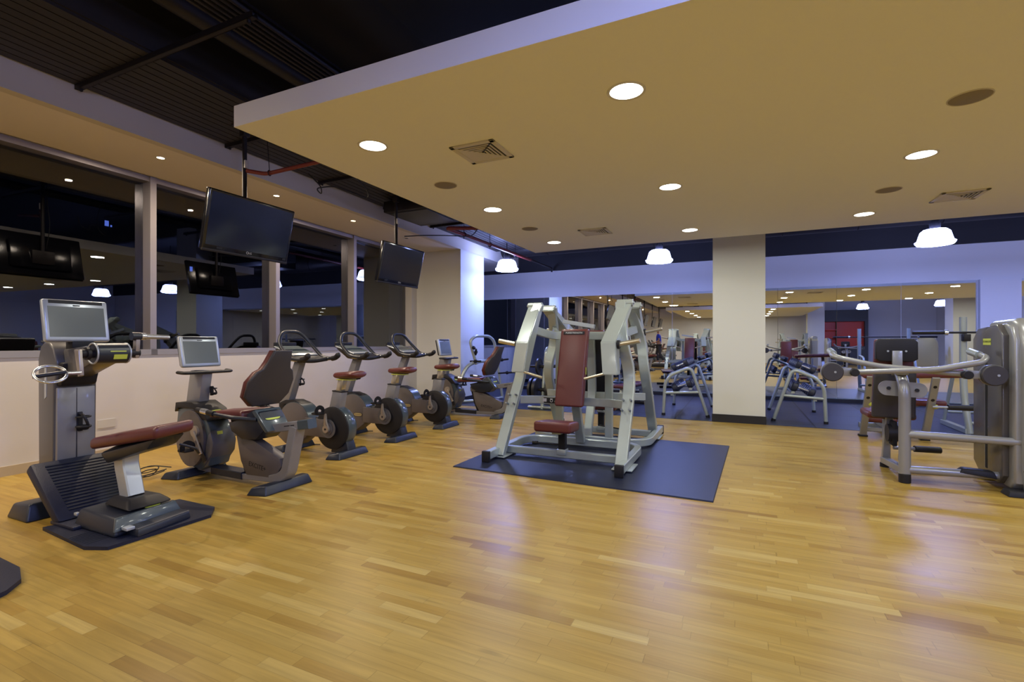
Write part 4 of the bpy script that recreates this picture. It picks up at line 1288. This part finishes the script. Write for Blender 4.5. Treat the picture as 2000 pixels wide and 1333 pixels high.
    part('seat_pad', 'leather', t, bx(1.16 - cx, 1.56 - cx, 6.03 - cy, 6.40 - cy, .50, .57, .025, 3))
    part('seat_post', 'silver2', t, bx(1.31 - cx, 1.37 - cx, 6.12 - cy, 6.18 - cy, .05, .50, .005))
    part('foot_bar', 'silver2', t, tb([(1.40, 6.15, .20), (1.60, 6.20, .195)], .018, n=12))
    part('foot_grip', 'char', t, tb([(1.58, 6.195, .196), (1.80, 6.25, .19)], .032, n=16))
    # weight stack tower
    fx = 2.0
    prof = [(5.52, .14), (5.60, .06), (5.95, .06), (6.09, .16), (6.10, 1.30), (6.00, 1.395), (5.62, 1.425), (5.52, 1.33)]
    fc = part('stack_cover', 'stack', t, prism([(p[0] - cy, p[1]) for p in prof], 'x', fx - cx, fx + .05 - cx, .012, 3))
    part('stack_slot', 'slit', fc, bx(fx - .002 - cx, fx + .001 - cx, 5.795 - cy, 5.83 - cy, .14, 1.15))
    part('slot_frame', 'chrome', fc, bx(fx - .003 - cx, fx + .001 - cx, 5.835 - cy, 5.84 - cy, .14, 1.16))
    b = prism([(-.045, -.03), (.045, -.03), (.05, .03), (-.05, .03)], 'z', 0, .001)
    bd = part('badge', 'lime', fc, box((fx - .001 - cx, 5.80 - cy, 1.275), (.003, .15, .058)))
    part('lettering', 'dtext', bd, xf(xf(txt('TECHNOGYM', .026, .0004), rot=(math.pi / 2, 0, -math.pi / 2)), loc=(fx - .0032 - cx, 5.80 - cy, 1.275)))
    outer = [(5.44, .10), (5.50, .04), (5.90, .04), (6.04, .10), (6.06, 1.32), (5.96, 1.40), (5.60, 1.435), (5.48, 1.40), (5.43, 1.28)]
    part('stack_housing', 'silver2', t, prism([(p[0] - cy, p[1]) for p in outer], 'x', fx + .045 - cx, fx + .23 - cx, .02, 3))
    part('tower_frame', 'silver2', t, tb([(2.18, 5.44, .05), (2.16, 5.42, .20), (2.15, 5.42, 1.25), (2.15, 5.52, 1.42), (2.15, 5.98, 1.41)], .06, rr=.16, n=20, rx=1.2))
    part('tower_foot', 'char', t, hexa([W((1.98, 5.36, 0)), W((2.5, 5.36, 0)), W((2.5, 5.52, 0)), W((1.98, 5.52, 0))], [W((2.00, 5.38, .05)), W((2.48, 5.38, .05)), W((2.48, 5.50, .05)), W((2.00, 5.50, .05))], .012))
    part('rear_foot', 'char', t, bx(2.0 - cx, 2.25 - cx, 6.0 - cy, 6.1 - cy, 0, .06, .01))
    part('adjust_knob', 'char', t, ell(W((2.10, 5.35, .22)), (.03, .02, .018)))
    part('cable_shroud', 'char', t, hexa([W((1.72, 5.53, .13)), W((1.98, 5.53, .10)), W((1.98, 5.64, .10)), W((1.72, 5.64, .13))], [W((1.76, 5.54, .17)), W((1.96, 5.54, .16)), W((1.96, 5.63, .16)), W((1.76, 5.63, .17))], .01))
    return t


fly = make_fly()


# ------------------------------------------------------------------ low bench machine behind it
def make_bench_machine():
    cx, cy = 1.82, 8.1
    t = thing('bench_press_machine', 'tan legged bench with oxblood pads and yellow pins behind the fly machine', 'exercise machine', (cx, cy, 0))

    def W(p):
        return (p[0] - cx, p[1] - cy, p[2])
    for s, x in ((-1, 1.49), (1, 2.15)):
        p = part('front_post', 'steel' if False else 'silver2', t, tube([W((x, 8.03, .0)), W((x + s * .0, 7.60, .84))], .03, rect=(.075, .055), up=(0, 1, 0)))
        part('adjust_hole', 'char', p, *[cyl(W((x, 8.03 - .512 * z - .032, z)), W((x, 8.03 - .512 * z - .026, z + .003)), .020, n=14) for z in (.55, .72)])
        part('pull_pin', 'lime', p, cyl(W((x + .03, 7.78, .46)), W((x + .055, 7.75, .47)), .026, n=14, bev=.005))
        part('post_foot', 'char', p, bx(x - .05 - cx, x + .05 - cx, 7.98 - cy, 8.08 - cy, 0, .025, .004))
    part('cross_pad', 'leather', t, hexa([W((1.42, 7.60, .80)), W((2.45, 7.60, .84)), W((2.45, 7.85, .86)), W((1.42, 7.85, .82))], [W((1.42, 7.60, .88)), W((2.45, 7.60, .94)), W((2.45, 7.85, .96)), W((1.42, 7.85, .90))], .03, 3))
    part('low_pad', 'leather', t, bx(1.52 - cx, 1.86 - cx, 7.95 - cy, 8.30 - cy, .20, .28, .03, 3))
    part('seat_pad', 'leather', t, bx(1.95 - cx, 2.35 - cx, 7.9 - cy, 8.3 - cy, .45, .53, .03, 3))
    part('frame_rail', 'silver2', t, tube([W((1.49, 8.03, .10)), W((2.15, 8.03, .10))], .025, rect=(.05, .05)), tube([W((1.82, 8.03, .10)), W((1.82, 8.9, .10))], .03, rect=(.06, .06)), tube([W((1.82, 8.2, .1)), W((1.82, 8.2, .82))], .03, rect=(.05, .05), up=(0, 1, 0)), bx(1.60 - cx, 2.05 - cx, 8.86 - cy, 8.93 - cy, 0, .07, .005))
    part('pad_arm', 'silver2', t, tube([W((1.82, 8.2, .42)), W((2.12, 8.15, .44))], .02, rect=(.05, .04)), tube([W((1.82, 8.2, .18)), W((1.70, 8.15, .19))], .02, rect=(.05, .03)))
    part('roller_axle', 'bezel', t, tube([W((2.15, 7.72, .47)), W((2.65, 7.75, .47))], .014, n=12))
    part('roller', 'char', t, tube([W((2.30, 7.73, .47)), W((2.62, 7.75, .47))], .035, n=16))
    return t


make_bench_machine()


# ------------------------------------------------------------------ squat rack with a barbell behind the stack
def make_rack():
    cx, cy = 3.35, 9.1
    t = thing('squat_rack', 'tall silver squat rack standing on rubber behind the weight stack', 'rack', (cx, cy, .004))
    for x in (-.51, .51):
        part('upright', 'silver', t, tube([(x + .02, -.28, 0), (x - .02, -.2, .55), (x - .02, -.18, .95), (x - .02, -.18, 1.62)], .042, rr=.2, n=18))
        part('base_foot', 'silver', t, tube([(x, -.30, .035), (x, .65, .035)], .035, rect=(.07, .07)))
        part('brace', 'silver', t, tube([(x - .02, -.18, .92), (x, .2, .88), (x, .6, .07)], .025, rr=.1, n=12))
        part('bar_hook', 'char', t, bx(x - .05, x + .03, -.30, -.18, 1.28, 1.38, .01))
    part('cross_tube', 'silver', t, tube([(-.51, -.2, .14), (.51, -.2, .14)], .025, n=12), tube([(-.51, .6, .2), (.51, .6, .2)], .025, n=12))
    part('rack_bench', 'leather2', t, bx(-.14, .14, -.55, .35, .42, .50, .03, 3))
    part('bench_leg', 'silver', t, bx(-.03, .03, -.5, -.42, 0, .42, .004), bx(-.03, .03, .22, .3, 0, .42, .004))
    b = thing('barbell', 'long black barbell resting on the squat rack hooks', 'barbell', (cx - .02, cy - .255, 1.406))
    part('bar', 'char', b, cyl((-1.08, 0, 0), (1.08, 0, 0), .014, n=12))
    for s in (-1, 1):
        part('sleeve', 'char', b, cyl((s * .72, 0, 0), (s * 1.10, 0, 0), .025, n=16, bev=.004))
        part('collar', 'chrome', b, cyl((s * .70, 0, 0), (s * .74, 0, 0), .037, n=16))


make_rack()


# ------------------------------------------------------------------ dumbbell racks
def dumb_proto():
    t = thing('dumbbell', 'd', 'dumbbell')
    part('handle', 'chrome', t, cyl((-.08, 0, 0), (.08, 0, 0), .016, n=12))
    for s in (-1, 1):
        part('head', 'dumb', t, lathe([(0, 0), (.055, 0), (.066, .010), (.068, .062), (.056, .078), (0, .078)], (s * .065, 0, 0), (s, 0, 0), 18))
        part('head_cap', 'silver', t, lathe([(0, 0), (.030, 0), (.030, .002), (0, .002)], (s * .144, 0, 0), (s, 0, 0), 16))
    return t


def make_dbrack(s, x_in, y0, y1, label):
    """s=-1: slopes down to the left, s=+1: slopes down to the right; x_in is the foot of the tall side"""
    t = thing('dumbbell_rack', label, 'rack', (x_in, y0, .004), group='dumbbell racks before the mirror')
    P = [(0, 0, .0), (s * .27, 0, .842), (s * .605, 0, .70), (s * .70, 0, .55), (s * .725, 0, 0)]
    for i, y in enumerate((0, y1 - y0)):
        pts = [(p[0], y, p[2]) for p in P]
        part('end_frame', 'silver', t, tube(pts, .028, rr=.10, n=14))
        part('cross_bar', 'silver', t, tube([(s * .135, y, .42), (s * .71, y, .385)], .024, n=12))
        part('rubber_cap', 'char', t, cyl((0, y, 0), (s * .012, y, .04), .032, n=14), cyl((s * .725, y, 0), (s * .724, y, .04), .032, n=14))
    L = y1 - y0
    for (xa, za, xb, zb) in ((.33, .835, .60, .715), (.28, .47, .58, .36)):
        part('shelf_rail', 'silver', t, tube([(s * xa, 0, za), (s * xa, L, za)], .02, rect=(.05, .03)), tube([(s * xb, 0, zb), (s * xb, L, zb)], .02, rect=(.05, .03)))
    return t


db0 = dumb_proto()
used = False
ords = ('nearest', 'second', 'third', 'fourth', 'fifth', 'sixth', 'seventh')
for s, x_in, side in ((-1, -.505, 'left'), (1, .463, 'right')):
    make_dbrack(s, x_in, 8.87 if s < 0 else 8.93, 10.33, 'silver dumbbell rack on the %s side of the cream column' % side)
    for row, (xx, zz, sc_, nm) in enumerate(((.465, .868, 1.0, 'upper'), (.43, .512, 1.2, 'lower'))):
        nrow = 7 if row == 0 else 6
        for k in range(nrow):
            y = 9.02 + k * (.19 if row == 0 else .215) + (.04 if s > 0 else 0)
            ang = math.radians(24 if row == 0 else 20) * s
            lab = '%s navy dumbbell on the %s tier of the rack %s of the column' % (ords[k], nm, side)
            if not used:
                o, used = db0, True
            else:
                o = dup(db0, (0, 0, 0), lab)
            o['label'] = lab
            o['group'] = 'dumbbells on the two racks'
            o.location = (x_in + s * xx, y, zz + .004 + (.004 if row == 0 else .0) - (.0 if row == 0 else -.006))
            o.rotation_euler = (0, ang, 0)
            o.scale = (sc_, sc_, sc_)


# ------------------------------------------------------------------ plate trees
def plate(loc, r_, w, label, rz=0.0):
    t = thing('weight_plate', label, 'weight plate', loc, rz, 'black weight plates on the tree')
    part('disc', 'plate', t, lathe([(.026, -w / 2), (.05, -w / 2 - .004), (.06, -w / 2), (.10 * r_ / .225, -w / 2 + .006), (r_ * .84, -w / 2 + .006), (r_ * .9, -w / 2), (r_, -w / 2 + .004), (r_, w / 2 - .004), (r_ * .9, w / 2), (r_ * .84, w / 2 - .006), (.06, w / 2), (.05, w / 2 + .004), (.026, w / 2), (.026, -w / 2)], (0, 0, 0), (1, 0, 0), 32))
    return t


def make_tree(loc, rz, label):
    t = thing('plate_tree', label, 'rack', loc, rz, 'plate trees before the mirror')
    part('arch_frame', 'silver', t, tube([(0, -.32, 0), (0, -.22, .55), (0, -.10, 1.08), (0, 0, 1.17), (0, .10, 1.08), (0, .22, .55), (0, .32, 0)], .035, rr=.15, n=14))
    part('base_leg', 'silver', t, tube([(-.28, -.32, .03), (.28, -.32, .03)], .03, n=12), tube([(-.28, .32, .03), (.28, .32, .03)], .03, n=12), tube([(0, -.3, .12), (0, .3, .12)], .025, n=12))
    for z, y in ((.36, -.26), (.36, .26), (.80, -.165), (.80, .165)):
        part('peg', 'char', t, cyl((-.30, y, z), (.30, y, z), .024, n=14, bev=.003))
        part('peg_collar', 'char', t, cyl((-.05, y, z), (.05, y, z), .045, n=16))
    return t


make_tree((-3.42, 8.98, .004), 0, 'silver plate tree loaded with black plates behind the chest press')
for (x, y, z, r_, w, l) in ((-3.55, 8.72, .364, .225, .06, 'large black weight plate on the lower left peg of the silver tree, inner one'),
                            (-3.64, 8.72, .364, .225, .05, 'large black weight plate on the lower left peg of the silver tree, outer one'),
                            (-3.28, 8.72, .364, .225, .06, 'large black weight plate on the lower right peg of the silver tree'),
                            (-3.21, 8.72, .364, .19, .05, 'slightly smaller black plate outermost on the lower right peg'),
                            (-3.54, 8.815, .804, .16, .04, 'medium black weight plate on the upper left peg of the silver tree'),
                            (-3.54, 9.24, .364, .20, .05, 'black weight plate on the back lower peg of the silver tree')):
    plate((x, y, z), r_, w, l)
# tall arched plate holder behind the far recumbent bike
ox, oy = -5.05, 9.2
t = thing('plate_tree', 'tall empty arched plate tree with black pegs beside the white pillar', 'rack', (ox, oy, .004))


def wt(pts):
    return [(p[0] - ox, p[1] - oy, p[2]) for p in pts]


part('tall_arch', 'silver', t, tube(wt([(-5.09, 9.12, .80), (-5.14, 9.02, 1.1), (-5.17, 8.98, 1.30), (-5.11, 9.1, 1.40), (-4.99, 9.5, 1.40), (-4.93, 9.62, 1.30), (-4.90, 9.68, 1.0), (-4.82, 9.82, .03)]), .032, rr=.16, n=14))
part('low_arch', 'silver', t, tube(wt([(-5.30, 8.72, 0), (-5.27, 8.80, .55), (-5.2, 8.95, .80), (-5.05, 9.25, .87), (-4.90, 9.66, .85)]), .038, rr=.2, n=14))
part('base_leg', 'silver', t, tube(wt([(-5.30, 8.74, .04), (-4.9, 9.2, .04), (-4.82, 9.8, .04)]), .03, rr=.1, n=12))
for (a, b_) in zip(wt([(-5.22, 9.08, .86), (-4.92, 9.66, .86), (-4.87, 9.72, .58), (-5.13, 9.02, 1.17), (-5.1, 9.1, 1.0)]), wt([(-4.94, 9.04, .87), (-4.58, 9.62, .90), (-4.42, 9.66, .62), (-5.02, 8.92, 1.13), (-5.02, 8.98, 1.12)])):
    pg = part('peg', 'char', t, cyl(a, b_, .020, n=12, bev=.003))
    m_ = (Vector(a) + Vector(b_)) / 2
    d_ = (Vector(b_) - Vector(a)).normalized() * .02
    part('peg_collar', 'char', pg, cyl(m_ - d_, m_ + d_, .036, n=14))

# flat bench on the rubber floor between the plate tree and the racks
t = thing('flat_bench', 'low plum padded bench on the rubber floor behind the chest press', 'bench', (-1.95, 9.7, .004), math.radians(80))
part('bench_pad', 'leather2', t, bx(-.6, .35, -.14, .14, .40, .47, .03, 3), xf(bx(.37, .60, -.14, .14, .40, .47, .03, 3), loc=(0, 0, 0)))
part('bench_frame', 'silver', t, tube([(-.5, 0, .36), (.5, 0, .36)], .03, rect=(.06, .07)), tube([(-.5, 0, .36), (-.58, 0, .04)], .03, rect=(.06, .05), up=(0, 1, 0)), tube([(.5, 0, .36), (.58, 0, .04)], .03, rect=(.06, .05), up=(0, 1, 0)))
part('bench_foot', 'char', t, bx(-.62, -.54, -.26, .26, 0, .06, .01), bx(.54, .62, -.22, .22, 0, .06, .01))

# ------------------------------------------------------------------ the rest of the gym, seen in the mirrors only
t = thing('wall_cupboard', 'dark grey cupboard with orange-red shelf niches, seen in the mirror', 'cupboard', (5.1, -8.6, 0))
part('carcass', 'greycab', t, bx(-1.0, 1.4, -.5, 0, 0, 1.05), bx(-1.0, 1.4, -.5, 0, 2.45, 3.1), bx(-1.0, -.85, -.5, 0, 1.05, 2.45), bx(-.2, -.08, -.5, 0, 1.05, 2.45), bx(1.25, 1.4, -.5, 0, 1.05, 2.45))
part('niche_back', 'redcab', t, bx(-.85, 1.25, -.48, -.30, 1.05, 2.45))
part('niche_shelf', 'redcab', t, bx(-.85, -.2, -.32, -.02, 1.5, 1.54), bx(-.85, -.2, -.32, -.02, 1.95, 1.99))
dup(fly, (4.4, -2.4, 0), 'fly machine behind the camera seen only in the mirror', rz=math.radians(180))
dup(fly, (6.2, .2, 0), 'fly machine right of the camera seen only in the mirror', rz=math.radians(90))
dup(press, (2.5, -5.4, 0), 'farther chest press behind the camera seen only in the mirror')

t = thing('treadmill', 'treadmill behind the camera, seen only in the mirror under the person in blue', 'treadmill', (-3.78, -.38, 0))
part('deck', 'char', t, bx(-.85, .85, -.38, .38, .06, .22, .02))
part('belt', 'plate', t, bx(-.6, .83, -.26, .26, .215, .225))
part('upright', 'silver', t, tube([(-.75, -.36, .2), (-.62, -.36, 1.25)], .035, n=12), tube([(-.75, .36, .2), (-.62, .36, 1.25)], .035, n=12))
part('console', 'char', t, hexa([(-.80, -.38, 1.20), (-.50, -.38, 1.12), (-.50, .38, 1.12), (-.80, .38, 1.20)], [(-.82, -.36, 1.34), (-.52, -.36, 1.20), (-.52, .36, 1.20), (-.82, .36, 1.34)], .02))
part('handrail', 'char', t, tube([(-.6, -.38, 1.15), (0, -.38, .98)], .022, n=10), tube([(-.6, .38, 1.15), (0, .38, .98)], .022, n=10))
part('foot', 'char', t, bx(-.8, -.7, -.36, .36, 0, .07), bx(.7, .8, -.36, .36, 0, .07))
o = t


def skin(name, m, parent, verts, edges, levels=2):
    me = bpy.data.meshes.new(name)
    me.from_pydata([v[:3] for v in verts], edges, [])
    o = bpy.data.objects.new(name, me)
    COL.objects.link(o)
    o.parent = parent
    md = o.modifiers.new('skin', 'SKIN')
    for i, v in enumerate(verts):
        sv = me.skin_vertices[0].data[i]
        sv.radius = (v[3], v[4] if len(v) > 4 else v[3])
        sv.use_root = (i == 0)
    md.use_smooth_shade = True
    sb = o.modifiers.new('sub', 'SUBSURF')
    sb.levels = sb.render_levels = levels
    me.materials.append(MT[m])
    return o


# person walking on the treadmill, facing the windows (-x)
pz = .226
t = thing('person', 'person in a blue shirt and dark trousers on a treadmill, seen in the mirror', 'person', (-3.66, -.38, pz))
V = [(0, 0, .93, .12, .10), (0, 0, 1.12, .12, .10), (-.01, 0, 1.33, .14, .10), (-.015, 0, 1.46, .07, .06), (-.03, 0, 1.53, .05, .05), (-.05, 0, 1.62, .075, .085), (-.045, 0, 1.72, .065, .075),
     (.0, -.17, 1.42, .05, .05), (.03, -.22, 1.14, .036, .036), (-.20, -.21, 1.04, .026, .026), (-.30, -.20, 1.05, .024, .018),
     (.0, .17, 1.42, .05, .05), (.05, .22, 1.14, .036, .036), (-.16, .22, 1.02, .026, .026), (-.26, .21, 1.02, .024, .018),
     (-.02, -.09, .88, .085, .08), (-.12, -.10, .50, .055, .055), (-.05, -.10, .09, .035, .035), (-.17, -.10, .035, .030, .022),
     (.02, .09, .88, .085, .08), (.06, .10, .50, .055, .055), (.26, .10, .12, .035, .035), (.16, .10, .035, .030, .022)]
E_ = [(0, 1), (1, 2), (2, 3), (3, 4), (4, 5), (5, 6), (2, 7), (7, 8), (8, 9), (9, 10), (2, 11), (11, 12), (12, 13), (13, 14), (0, 15), (15, 16), (16, 17), (17, 18), (0, 19), (19, 20), (20, 21), (21, 22)]
skin('body', 'skin', t, V, E_)
skin('shirt', 'blueshirt', t, [(0, 0, .90, .135, .12), (0, 0, 1.12, .14, .12), (-.01, 0, 1.33, .155, .12), (-.015, 0, 1.43, .09, .08), (0, -.18, 1.42, .062, .062), (.02, -.215, 1.22, .052, .052), (0, .18, 1.42, .062, .062), (.03, .215, 1.22, .052, .052)],
     [(0, 1), (1, 2), (2, 3), (2, 4), (4, 5), (2, 6), (6, 7)])
skin('trousers', 'cloth', t, [(0, 0, .93, .135, .125), (-.02, -.09, .86, .098, .095), (-.12, -.10, .50, .068, .068), (-.05, -.10, .13, .05, .05), (.02, .09, .86, .098, .095), (.06, .10, .50, .068, .068), (.25, .10, .16, .05, .05)],
     [(0, 1), (1, 2), (2, 3), (0, 4), (4, 5), (5, 6)])
part('hair', 'hair', t, ell((-.035, 0, 1.69), (.095, .088, .085)), ang=80)
for y in (-.10, .10):
    part('shoe', 'ltext', t, ell((-.13 if y < 0 else .20, y, .035), (.14, .05, .036)))
for s in (-1, 1):
    part('hand_fingers', 'skin', t, *[tube([(-.29 if s < 0 else -.25, s * .205 + k * .018 - .027, 1.05 if s < 0 else 1.02), (-.34 if s < 0 else -.30, s * .205 + k * .018 - .027, 1.045 if s < 0 else 1.015), (-.36 if s < 0 else -.32, s * .205 + k * .018 - .027, 1.01 if s < 0 else .98)], .008, n=6) for k in range(4)],
         tube([(-.28 if s < 0 else -.24, s * .205 - s * .03, 1.045 if s < 0 else 1.015), (-.32 if s < 0 else -.28, s * .205 - s * .055, 1.03 if s < 0 else 1.0)], .009, n=6))
